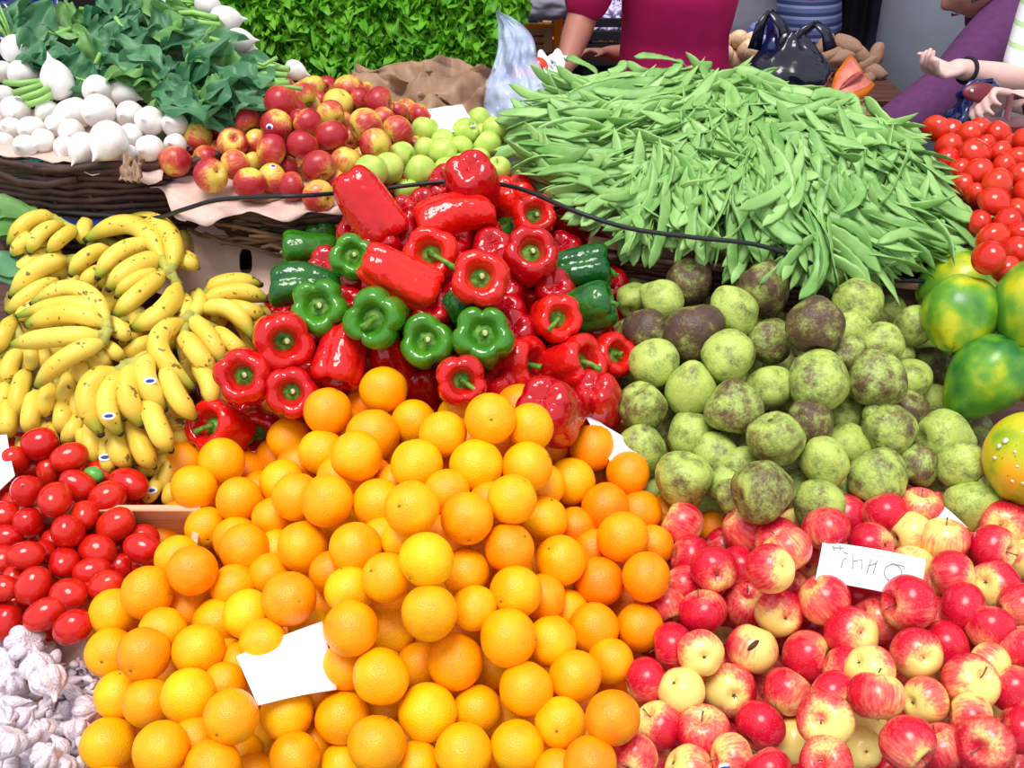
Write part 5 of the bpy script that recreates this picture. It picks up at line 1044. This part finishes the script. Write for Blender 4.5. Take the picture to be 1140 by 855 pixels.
m = MB(); m.tube([(cp.x+.02, cp.y+.1, z) for z in (0, .1, .101, .14)], [r*1.2, r*1.2, r*1.05, r*1.02], 40); m.build('plinth', M['stone'], cl)
def table(lab, x0, x1, y0, y1, z, mat='tan'):
    root = empty('display_table', ((x0+x1)/2, (y0+y1)/2, 0)); tag(root, lab, 'table'); w, d_ = (x1-x0)/2, (y1-y0)/2
    m = MB(); m.box((0, 0, z-.015), (w, d_, .015)); m.build('table_top', M[mat], root, False)
    for a in (-1, 1):
        for c in (-1, 1): m = MB(); m.box((a*(w-.04), c*(d_-.04), (z-.03)/2), (.025, .025, (z-.03)/2)); m.build('leg', M['darkwood'], root, False)
    return root
o1 = P(820, 62, 3.35); tz = o1.z-.09
table('low wooden table behind the beans holding onions and tubers', .66, 1.2, 3.22, 3.85, tz, 'darkwood')
on = [(803, 45, 12), (815, 51, 12), (823, 44, 11), (815, 66, 14), (833, 56, 13), (829, 73, 12), (806, 60, 11), (842, 66, 11), (838, 45, 10)]
onames = ['leftmost pale onion against the magenta shirt', 'golden onion above the two pink ones', 'onion at the top of the onion pile', 'pink onion low in the onion pile', 'pink onion nearest the black bag', 'lowest white onion with a dark root scar', 'onion wedged beside the magenta shirt', 'onion half hidden by the black bag', 'rearmost onion of the pile']
for k, (x, y, r) in enumerate(on):
    oo = put('onion', tuber_like('onion', 60+k, 'onion', 1, .92, .03), dict(p=P(x, y, 3.3+(.04 if k % 2 else 0))), C3(random.gauss(0, .5), 1, random.gauss(0, .5)), 0, r*3.3/F, 'onions in the pile', 'onion', onames[k]); m = MB(); m.tube([(0, 0, .88), (.02, 0, 1.0), (.05, 0, 1.2)], [.14, .07, .03], 6); m.build('neck', M['onion'], oo)
tb = [(918, 50, 12, .9), (924, 62, 13, .4), (945, 52, 16, -.6), (935, 65, 15, .2), (955, 60, 14, -.7), (965, 70, 13, .5), (975, 62, 13, 1.2), (972, 80, 14, -.4), (888, 56, 12, .2), (966, 88, 12, .9)]
tn_ = ['small reddish tuber above the pumpkin slice, leftmost', 'tuber touching the black bag handle', 'long tuber lying slanted at the top of the tuber pile', 'tuber directly above the pumpkin slice tip', 'tuber right of the long slanted one', 'tuber low in the middle of the tuber pile', 'tuber beside the grey column, upper', 'tuber beside the grey column, lower', 'pale tuber between the black bag handles', 'lowest tuber right of the pumpkin slice']
for k, (x, y, r, a) in enumerate(tb):
    put('yam', tuber_like('yam', 80+k, 'tuber', .66, 1.2, .14, .1, fr=1.6), dict(p=P(x, y, 3.45)), C3(math.cos(a), math.sin(a), .2), 0, r*3.45/F, 'tubers in the pile', 'yam', tn_[k])
# pumpkin slice
ps = empty('pumpkin_slice', P(950, 92, 3.0)); tag(ps, 'cut orange pumpkin wedge with pink flesh behind the beans', 'pumpkin'); c0 = P(950, 92, 3.0)
def pk(pts, dd): return [P(x, y, d)-c0 for x, y, d in pts]
outl = [(922, 108, 2.92), (930, 82, 3.02), (946, 60, 3.12), (953, 66, 3.12), (962, 82, 3.06), (974, 94, 3.0), (968, 99, 2.98), (952, 106, 2.94), (934, 119, 2.9)]
q = pk(outl, 0); nrm = ((q[2]-q[0]).cross(q[5]-q[0])).normalized(); nrm = -nrm if nrm.dot(FW) < 0 else nrm; n_ = len(q); V = q+[p*.86+nrm*.05 for p in q]; Fc = [tuple(range(n_-1, -1, -1)), tuple(range(n_, 2*n_))]+[(k, (k+1) % n_, n_+(k+1) % n_, n_+k) for k in range(n_)]
link('rind', mk('rind', V, Fc, M['rind']), ps)
cen = sum((p for p in q), Vector())/n_; V = [cen+(p-cen)*.80-nrm*.004 for p in q]; V += [p+nrm*.01 for p in V]; link('flesh', mk('flesh', V, Fc, M['flesh']), ps)
m = MB(); a0, a1 = P(934, 101, 2.95)-c0, P(962, 80, 3.04)-c0; m.tube([a0-nrm*.004, a0.lerp(a1, .3)-nrm*.006, a0.lerp(a1, .6)-nrm*.006, a1-nrm*.004], [.004, .016, .02, .005], 10, flat=.5); m.build('pith', M['pith'], ps)
m = MB(); g = P(948, 122, 3.0); m.box((g.x+.02, g.y+.08, (g.z-.02)/2), (.09, .06, (g.z-.02)/2)); tag(m.build('wooden_block', M['tan'], None, False), 'narrow wooden box propping the pumpkin wedge by the column', 'box')
# black bag
g = P(878, 78, 2.95); bagobj('carrier_bag', 'shiny black plastic carrier bag standing behind the beans', g, .115, .09, .10, 'blackbag', 3, ((-.055, .05, -.01), (.06, .02, .0)), .2)
m = MB()
for s, x in ((0, 857), (1, 905)):
    y0 = 22 if s == 0 else 48; m.tube([P(x, y0, 2.95), P(x+2-4*s, y0+20, 2.93), P(x-4+3*s, y0+38, 2.92)], [.008, .02, .035], 10, flat=.5)
tag(m.build('navy_bag', M['navybag']), 'twisted glossy dark blue handles of the black carrier bag', 'bag handles')
g = P(898, 62, 2.95); bagobj('plastic_pouch', 'small pale blue plastic pouch poking from the black bag', g, .02, .02, .04, 'clear', 8, (), .2)
# dark crates left of the man
def crate2(lab, c, w, d_, h, mat, name='plastic_crate'):
    root = empty(name, c); tag(root, lab, 'crate')
    for k in range(3):
        z = -h+h*(k+.5)*2/3
        for (cx, cy, hx, hy) in ((0, -d_, w, .008), (0, d_, w, .008), (-w, 0, .008, d_), (w, 0, .008, d_)): m = MB(); m.box((cx, cy, z), (hx, hy, h/3*.7)); m.build('side_slat', M[mat], root, False)
    for a in (-1, 1):
        for e in (-1, 1): m = MB(); m.box((a*w, e*d_, 0), (.014, .014, h)); m.build('corner_post', M[mat], root, False)
    m = MB(); m.box((0, 0, -h+.006), (w, d_, .006)); m.build('base_panel', M[mat], root, False); return root
lt = P(415, 92, 2.74); table('narrow table carrying the lettuce bank behind the apples', -.80, .12, 2.66, 3.0, lt.z-.02, 'darkwood')
table('low table in the shade left of the man in magenta', -.4, .6, 3.45, 4.3, .90, 'darkwood')
crate2('orange plastic crate beyond the lettuce, upper left of the arm', P(586, 26, 3.5), .10, .10, .075, 'orangecrate')
g = P(586, 26, 3.5); g.z = .943; crate2('flat black crate supporting the orange plastic crate', g, .11, .10, .042, 'black')
crate2('black crate under the grey sack behind the man’s arm'.replace('’', ''), P(622, 45, 3.6), .09, .09, .09, 'black'); crate2('black crate holding pale blossoms behind the man in magenta', P(676, 46, 3.6), .12, .1, .06, 'black')
crate2('tan wooden crate left of the forearm in the shade', P(592, 40, 3.45), .05, .05, .035, 'tan', 'wooden_crate')
g = P(606, 2, 3.3); bagobj('grey_sack', 'grey sack on the crates above the clear bag', g, .11, .08, .055, 'grey', 12, (), .15, 'sack')
b = MB()
for k in range(260):
    x = random.uniform(658, 700); y = random.uniform(2, 44); p = P(x, y, 3.75+random.uniform(-.05, .05)); me = CLm[0]; qq = quat_to(rdir(), 0); b.add([p+qq @ (v.co*.016) for v in me.vertices], [tuple(f.vertices) for f in me.polygons])
tag(b.build('pale_garlic', M['lilac']), 'mass of pale lilac garlic behind the man in magenta', 'garlic', None, 'stuff')
crate2('dark crate on the ground far behind the onions', (1.2, 5.6, .25), .3, .2, .22, 'black'); crate2('dark crate against the back wall by the striped skirt', (1.75, 5.4, .5), .25, .2, .4, 'wicker', 'wooden_crate')
g = P(843, 30, 3.6); g.z -= .045; bagobj('cloth_bundle', 'grey-blue cloth bundle between the grey trousers and striped skirt', g, .06, .05, .06, 'stripe_blue', 22, (), .2, 'cloth')
for k, (x, y, mt, lab) in enumerate(((945, 20, 'black', 'dark hanging coat left of the column'), (985, 10, 'denim', 'dark patterned hanging cloth beside the column'), (908, 30, 'wicker', 'dark brown hanging cloth behind the tubers'))):
    g = P(x, y, 4.6); m = MB(); V = []; N = 24
    for j in range(9):
        for i in range(N): t = 2*PI*i/N; w = .055+.015*j/8; V.append((g.x+w*math.cos(t)*(1+.18*math.sin(5*t+k)), g.y+.06*math.sin(t)*(1+.3*math.sin(6*t)), 1.9-1.25*j/8))
    m.add(V, [(j*N+i, j*N+(i+1) % N, (j+1)*N+(i+1) % N, (j+1)*N+i) for j in range(8) for i in range(N)]+[tuple(range(N)), tuple(8*N+i for i in range(N-1, -1, -1))]); o = m.build('hanging_cloth', M[mt]); tag(o, lab, 'cloth')
    m2 = MB(); m2.tube([(g.x, g.y, 1.85), (g.x, g.y, 3.6)], .006, 6); m2.build('cord', M['black'], o)
# ------------------------------------------------------------------ people
def caps(name, chains, mat, parent=None, vox=.012, sm=6):
    m = MB()
    for ch in chains:
        pts = [Vector(c[0]) for c in ch]; rs = [c[1] for c in ch]; fine, fr = [], []
        for k in range(len(pts)-1):
            L = (pts[k+1]-pts[k]).length; n = max(2, int(L/.02))
            for s in range(n): fine.append(pts[k].lerp(pts[k+1], s/n)); fr.append(rs[k]+(rs[k+1]-rs[k])*s/n)
        fine.append(pts[-1]); fr.append(rs[-1]); fl = ch[0][2] if len(ch[0]) > 2 else 1.0
        m.tube(fine, fr, 16, True, fl)
        for p, r in ((fine[0], fr[0]), (fine[-1], fr[-1])):
            if fl == 1.0: m.add(*[(lambda VF: ([p+Vector(v)*r*.98 for v in VF[0]], VF[1]))(ball(lambda th, t: Vector((math.sin(t*PI)*math.cos(th), math.sin(t*PI)*math.sin(th), math.cos(t*PI))), 14, 10))][0])
    o = m.build(name, M[mat], parent); r = o.modifiers.new('r', 'REMESH'); r.mode = 'VOXEL'; r.voxel_size = vox; r.use_smooth_shade = True; s = o.modifiers.new('s', 'SMOOTH'); s.factor = .5; s.iterations = sm
    return o
def hand(wrist, d, palm_n, size, spread=.25, curl=.5, thumb=1):
    """five finger chains and a palm; d = pointing direction, palm_n = side the fingers curl to"""
    d = d.normalized(); n = (palm_n-d*palm_n.dot(d)).normalized(); s = d.cross(n); k = size/.18; ch = []
    pc = wrist+d*.05*k; 
    for i, off in enumerate((-.030, -.010, .010, .030)): ch.append([(wrist+s*off*.5*k, .013*k), (wrist+d*.045*k+s*off*.9*k, .012*k), (wrist+d*.088*k+s*off*k, .0105*k)])
    for i, (off, L) in enumerate(((-.030, .066), (-.010, .078), (.010, .074), (.030, .058))):
        p = wrist+d*.088*k+s*off*k; a = d+s*(off*spread*8); c = []; ang = 0; c.append((p, .0098*k))
        for q, f in enumerate((.45, .32, .23)): ang += curl*(.8+.15*i); v = (a.normalized()*math.cos(ang)+n*math.sin(ang)); p = p+v*(L*f*k); c.append((p, (.0088, .008, .007)[q]*k))
        ch.append(c)
    t0 = wrist+d*.022*k-s*.022*k*thumb; t1 = t0+(d*.6-s*.8*thumb+n*.35).normalized()*.036*k; t2 = t1+(d*.9-s*.35*thumb+n*.4).normalized()*.030*k; t3 = t2+(d+n*.4).normalized()*.022*k
    ch.append([(t0, .014*k), (t1, .0115*k), (t2, .0095*k), (t3, .0075*k)]); return ch
def head_obj(par, c, f, up, skin, hair, inv=None, age=0):
    """head with eyes, nose, mouth and ears; f = facing direction"""
    f = f.normalized(); up = (up-f*up.dot(f)).normalized(); s = f.cross(up); c = Vector(c)
    def g(th, t):
        a = t*PI; v = Vector((math.sin(a)*math.cos(th), math.sin(a)*math.sin(th), math.cos(a))); x, y, z = v.x*.095, v.y*.075, v.z*.118
        if z < 0: x *= 1-.18*(-v.z); y *= 1-.35*(-v.z)**1.5
        if v.x > 0: x += .022*math.exp(-(y/.014)**2-((z+.012)/.024)**2)+.006*math.exp(-(y/.03)**2-((z+.052)/.010)**2); x -= .010*math.exp(-((abs(y)-.032)/.014)**2-((z-.014)/.014)**2); x += .008*math.exp(-(y/.03)**2-((z+.095)/.02)**2)
        return c+f*x+s*y+up*z
    V, Fc = ball(g, 48, 40); m = MB(); m.add(V, Fc)
    for e in (-1, 1): m.tube([c+s*(e*.073)+up*.02-f*.005, c+s*(e*.088)+up*.008-f*.012, c+s*(e*.078)-up*.025-f*.002], [.010, .013, .007], 8, flat=.5)
    h = m.build('head', M[skin], par)
    m = MB()
    for e in (-1, 1): m.tube([c+f*.083+s*(e*.032-.010)+up*.014, c+f*.086+s*(e*.032)+up*.016, c+f*.083+s*(e*.032+.010)+up*.014], [.002, .005, .002], 8, flat=.6)
    m.build('eyes', M['black'], h); m = MB(); m.tube([c+f*.088-s*.022-up*.052, c+f*.096-up*.050, c+f*.088+s*.022-up*.052], [.002, .005, .002], 8, flat=.5); m.build('mouth', M['burgundy'], h)
    def g2(th, t):
        a = t*PI*.62; v = Vector((math.sin(a)*math.cos(th), math.sin(a)*math.sin(th), math.cos(a))); k = 1+.05*nz(v, 5, 1); cut = .012 if v.x > .4 and v.z < .55 else 0
        return c+(f*(v.x*(.101-cut*1.5))+s*(v.y*.082)+up*(v.z*.127))*k-f*.006
    V, Fc = ball(g2, 32, 20); m = MB(); m.add(V, Fc); m.build('hair', M[hair], h); return h
def person(lab, body, clothes, headspec, skin, group=None, vox=.012):
    r = empty('person', (body[0][0][0][0], body[0][0][0][1], 0)); tag(r, lab, 'person', group); inv = Matrix.Translation(-r.location); out = []
    out.append(caps('body', body, skin, r, vox)); 
    for nm, ch, mt, vx in clothes: out.append(caps(nm, ch, mt, r, vx))
    out.append(head_obj(r, *headspec))
    for o in out: o.matrix_parent_inverse = inv
    return r, inv
V3 = Vector
def legs(x, y, zh, yaw=0, w=.09, dy=0):
    c, s = math.cos(yaw), math.sin(yaw); R_ = []
    for e in (-1, 1):
        h = V3((x+e*w*c, y+e*w*s, zh)); k = V3((x+e*w*1.05*c, y+e*w*s+dy, zh*.53)); a = V3((x+e*w*1.1*c, y+e*w*1.1*s, .07)); t = a+V3((-s*.14, c*.14, -.03)); R_.append((h, k, a, t))
    return R_
# 1: man in magenta, seen from behind, reaching down to the left
LG = legs(.45, 3.14, .90); sh = V3((.25, 3.02, 1.44)); el = P(648, 20, 2.93); wr = P(628, 76, 2.84)
sh2 = V3((.66, 3.1, 1.42)); el2 = P(735, 62, 3.30); wr2 = P(676, 60, 3.22)
tor = [(V3((.45, 3.14, .93)), .135), (V3((.455, 3.12, 1.1)), .125), (V3((.46, 3.08, 1.28)), .145), (V3((.46, 3.06, 1.40)), .13), (V3((.46, 3.07, 1.50)), .06), (V3((.46, 3.09, 1.58)), .055)]
body = [tor] + [[(h, .085), (k, .055), (a, .04), (t, .035)] for h, k, a, t in LG] + [[(V3((.40, 3.06, 1.42)), .06), (sh, .058), (el, .043), (el.lerp(wr, .35), .041), (wr, .027)], [(V3((.5, 3.07, 1.42)), .06), (sh2, .055), (el2, .042), (wr2, .027)]] + hand(wr, wr-el, RX, .18, .2, .4, 1) + hand(wr2, wr2-el2, -UP, .18, .2, .5, -1)
tee = [[(V3((.455, 3.13, .93)), .168), (V3((.46, 3.12, 1.02)), .160), (V3((.455, 3.11, 1.14)), .152), (V3((.46, 3.08, 1.28)), .165), (V3((.46, 3.06, 1.42)), .142)], [(V3((.42, 3.06, 1.42)), .08), (sh, .080), (sh.lerp(el, .80), .066)], [(V3((.5, 3.07, 1.42)), .08), (sh2, .078), (sh2.lerp(el2, .6), .066)], [(V3((.56, 3.10, 1.04)), .06), (V3((.585, 3.07, .97)), .06)]]
tr = [[(V3((.45, 3.14, .90)), .150), (V3((.45, 3.14, .84)), .145)]]+[[(h, .10), (k, .075), (a+V3((0, 0, .04)), .065)] for h, k, a, t in LG]
person('person in a magenta T-shirt seen from behind, reaching down over the stall', body, [('t_shirt', tee, 'magenta', .014), ('trousers', tr, 'denim', .016), ('shoes', [[(a-V3((0, 0, .02)), .05), (t, .045)] for h, k, a, t in LG], 'black', .012)], (V3((.47, 3.05, 1.68)), V3((-.2, 1, -.3)), V3((0, .1, 1)), 'skin_dark', 'hairdark'), 'skin_dark')
# 2 and 3: standing customers beyond
def stander(lab, x, y, top, low, shirt_z, skirt=False, yaw=0):
    LG = legs(x, y, .88, 0); tor = [(V3((x, y, .92)), .13), (V3((x, y, 1.12)), .115), (V3((x, y, 1.30)), .135), (V3((x, y, 1.38)), .12), (V3((x, y, 1.47)), .055), (V3((x, y-.01, 1.54)), .052)]
    arms = []
    for e in (-1, 1): arms.append([(V3((x+e*.08, y, 1.38)), .06), (V3((x+e*.18, y, 1.36)), .052), (V3((x+e*.22, y-.05, 1.12)), .04), (V3((x+e*.12, y-.26, 1.16)), .027)])
    hs = []
    for e, a in zip((-1, 1), arms): hs += hand(a[-1][0], a[-1][0]-a[-2][0], V3((0, -1, 0)), .17, .2, .4, e)
    body = [tor]+[[(h, .08), (k, .052), (a, .038), (t, .033)] for h, k, a, t in LG]+arms+hs
    sh_ = [[(V3((x, y, shirt_z)), .158), (V3((x, y, 1.14)), .140), (V3((x, y, 1.30)), .155), (V3((x, y, 1.40)), .13)]]+[[(a[0][0], .075), (a[1][0], .07), (a[1][0].lerp(a[2][0], .8), .058)] for a in arms]
    if skirt: lw = [[(V3((x, y, 1.0)), .15), (V3((x, y, .85)), .172), (V3((x, y, .6)), .175), (V3((x, y, .42)), .18)]]
    else: lw = [[(V3((x, y, .96)), .155), (V3((x, y, .86)), .155)]]+[[(h, .105), (k, .08), (a+V3((0, 0, .04)), .07)] for h, k, a, t in LG]
    return person(lab, body, [('shirt', sh_, top, .016), ('skirt' if skirt else 'trousers', lw, low, .016), ('shoes', [[(a-V3((0, 0, .02)), .045), (t, .04)] for h, k, a, t in LG], 'black', .012)], (V3((x, y-.02, 1.64)), V3((.2, -1, -.3)), V3((0, 0, 1)), 'skin', 'hairdark'), 'skin')
stander('person in grey clothes standing behind the onions, head out of view', P(818, 20, 4.1).x, P(818, 20, 4.1).y, 'grey', 'grey', .94)
stander('person in a magenta top and blue striped skirt beyond the black bag', P(892, 15, 4.5).x, P(892, 15, 4.5).y, 'magenta', 'stripe_blue', .965, True)
# 4: older person in a purple coat bending low to the left
hd = P(1082, -22, 3.25); s1 = P(1130, 22, 3.25); e1 = P(1062, 98, 3.15); w1 = P(985, 150, 3.0); px_ = s1+V3((.38, .25, .05)); LG = legs(s1.x+.62, s1.y+.35, .86)
ctr = s1+V3((.62, .35, 0)); ctr.z = .92; chest = s1+V3((.14, .1, .0))
body = [[(ctr, .13), (ctr.lerp(chest, .5), .12), (chest, .13), (s1+V3((-.02, .06, .05)), .08), (hd+V3((.05, .04, .03)), .055)], [(s1, .06), (e1, .045), (w1, .028)], [(s1+V3((.25, .16, 0)), .06), (s1+V3((.22, .10, -.28)), .045), (s1+V3((.12, -.05, -.45)), .028)]]+[[(h, .085), (k, .055), (a, .04), (t, .035)] for h, k, a, t in LG]+hand(w1, w1-e1, -UP, .17, .2, .5, 1)+hand(s1+V3((.12, -.05, -.45)), V3((-.5, -.5, -.4)), V3((0, 0, -1)), .17, .2, .5, -1)
coat = [[(ctr-V3((0, 0, .25)), .19), (ctr, .175), (ctr.lerp(chest, .5), .165), (chest, .165), (s1+V3((.0, .08, .0)), .12)], [(s1+V3((.02, .02, 0)), .105), (s1.lerp(e1, .5), .098), (e1, .088), (e1.lerp(w1, .9), .068)], [(s1+V3((.25, .16, 0)), .09), (s1+V3((.22, .10, -.28)), .075), (s1+V3((.13, -.03, -.42)), .06)]]
person('older person in a purple wool coat bending forward, right of the column', body, [('coat', coat, 'purple', .014), ('trousers', [[(h, .10), (k, .075), (a+V3((0, 0, .04)), .065)] for h, k, a, t in LG], 'black', .016), ('shoes', [[(a-V3((0, 0, .02)), .045), (t, .04)] for h, k, a, t in LG], 'black', .012)],
       (hd, V3((-.75, -.15, -.6)), V3((-.55, 0, .8)), 'skin', 'hair'), 'skin')
# 5: woman in a striped shirt at the right edge
LG = legs(1.72, 2.98, .84); x, y = 1.70, 2.95; shR = P(1165, 10, 2.85); elR = P(1136, 92, 2.80); wrR = P(1066, 76, 2.68); shL = P(1195, 20, 2.75); elL = P(1175, 118, 2.68); wrL = P(1128, 112, 2.58)
cx = P(1200, 70, 2.9); x, y = cx.x, cx.y; LG = legs(x, y, .84)
tor = [(V3((x, y, .88)), .13), (V3((x, y, 1.05)), .12), (V3((x, y, 1.25)), .13), (V3((x, y, 1.33)), .11), (V3((x, y, 1.42)), .052), (V3((x, y, 1.48)), .05)]
hR = hand(wrR, (P(1022, 84, 2.62)-wrR), (UP*.8+RX*.1-FW*.5), .17, .12, .62, -1); hL = hand(wrL, (P(1095, 108, 2.55)-wrL), (-UP*.6+RX*.1-FW*.2), .165, .15, .75, 1)
body = [tor]+[[(h, .08), (k, .052), (a, .038), (t, .033)] for h, k, a, t in LG]+[[(V3((x-.08, y, 1.32)), .06), (shR, .05), (elR, .040), (elR.lerp(wrR, .4), .038), (wrR, .024)], [(V3((x+.05, y, 1.32)), .06), (shL, .05), (elL, .040), (wrL, .026)]]+hR+hL
shirt = [[(V3((x, y, .86)), .165), (V3((x, y, 1.05)), .15), (V3((x, y, 1.25)), .155), (V3((x, y, 1.34)), .12)], [(V3((x-.08, y, 1.32)), .07), (shR, .072), (shR.lerp(elR, .82), .060)], [(V3((x+.05, y, 1.32)), .07), (shL, .07), (shL.lerp(elL, .75), .058)]]
wp, winv = person('person in a pale green striped shirt at the right edge, hand outstretched', body, [('shirt', shirt, 'stripe_green', .012), ('trousers', [[(V3((x, y, .88)), .15), (V3((x, y, .8)), .15)]]+[[(h, .10), (k, .075), (a+V3((0, 0, .04)), .065)] for h, k, a, t in LG], 'denim', .016), ('shoes', [[(a-V3((0, 0, .02)), .045), (t, .04)] for h, k, a, t in LG], 'black', .012)],
       (V3((x-.03, y-.03, 1.59)), V3((-1, -.4, -.5)), V3((0, 0, 1)), 'skin_pale', 'hairdark'), 'skin_pale', None, .0045)
dv = (wrR-elR).normalized(); a = dv.orthogonal().normalized(); g = dv.cross(a); m = MB(); cc = wrR-dv*.035; m.tube([cc+a*(.030*math.cos(2*PI*k/20))+g*(.030*math.sin(2*PI*k/20)) for k in range(21)], .0055, 8, False); o = m.build('wristband', M['black'], wp); o.matrix_parent_inverse = winv; o['label'] = 'black wristband'
m = MB(); c = P(1091, 103, 2.54); V, Fc = ball(lambda th, t: c+RX*(.042*math.sin(t*PI)*math.cos(th))+UP*(.024*math.cos(t*PI))-FW*(.010*math.sin(t*PI)*math.sin(th)), 28, 18); m.add(V, Fc); pu = m.build('coin_purse', M['burgundy']); tag(pu, 'burgundy leather coin purse held in the woman’s left hand'.replace('’', ''), 'purse')
m = MB(); c2 = P(1082, 101, 2.52); m.add(*(lambda VF: ([c2+Vector(v)*.004 for v in VF[0]], VF[1]))(ball(lambda th, t: Vector((math.sin(t*PI)*math.cos(th), math.sin(t*PI)*math.sin(th), math.cos(t*PI))), 10, 8))); m.build('snap', M['white'], pu)
hb = empty('handbag', P(1135, 160, 2.5)); tag(hb, 'brown leather handbag with strap hanging behind the right tomatoes', 'handbag'); c = P(1135, 160, 2.5); m = MB(); m.box((0, 0, 0), (.10, .04, .055)); o = m.build('bag_body', M['brownleather'], hb, False); md = o.modifiers.new('b', 'BEVEL'); md.width = .015; md.segments = 4
m = MB(); m.box((0, -.043, .02), (.10, .004, .036)); o = m.build('flap', M['burgundy'], hb, False); md = o.modifiers.new('b', 'BEVEL'); md.width = .003
m = MB(); m.tube([P(1118, 152, 2.47)-c, P(1122, 125, 2.49)-c, P(1125, 106, 2.53)-c, P(1140, 112, 2.57)-c, P(1150, 150, 2.5)-c], .009, 8, flat=.3); m.build('strap', M['brownleather'], hb)
g = P(1080, 132, 2.66); bagobj('carrier_bag', 'glossy dark blue plastic bag hanging from the left hand, behind the tomatoes', g, .055, .04, .085, 'navybag', 15, ((.01, .0, .03),), .3)
# ------------------------------------------------------------------ light and camera
w = bpy.data.worlds.new('sky'); SC.world = w; w.use_nodes = True; bg = w.node_tree.nodes['Background']; bg.inputs[0].default_value = (.86, .92, 1, 1); bg.inputs[1].default_value = WS
def sun(nm, v, e, ang, c):
    l = bpy.data.lights.new(nm, 'SUN'); l.energy = e; l.angle = math.radians(ang); l.color = c; o = bpy.data.objects.new(nm, l); COL.objects.link(o); o.rotation_mode = 'QUATERNION'; o.rotation_quaternion = Vector((0, 0, 1)).rotation_difference(Vector(v).normalized())
sun('daylight', (-.12, -.28, 1), SE, 28, (1, .97, .93))
cam = bpy.data.cameras.new('camera'); co_ = bpy.data.objects.new('camera', cam); COL.objects.link(co_); co_.location = CAM; co_.rotation_euler = (PI/2-PITCH, 0, 0); cam.sensor_width = 36; cam.lens = 36*F/1140; cam.clip_start = .05; SC.camera = co_
SC.view_settings.view_transform = 'Standard'; SC.view_settings.look = 'None'; SC.view_settings.exposure = EXPO; SC.view_settings.gamma = 1
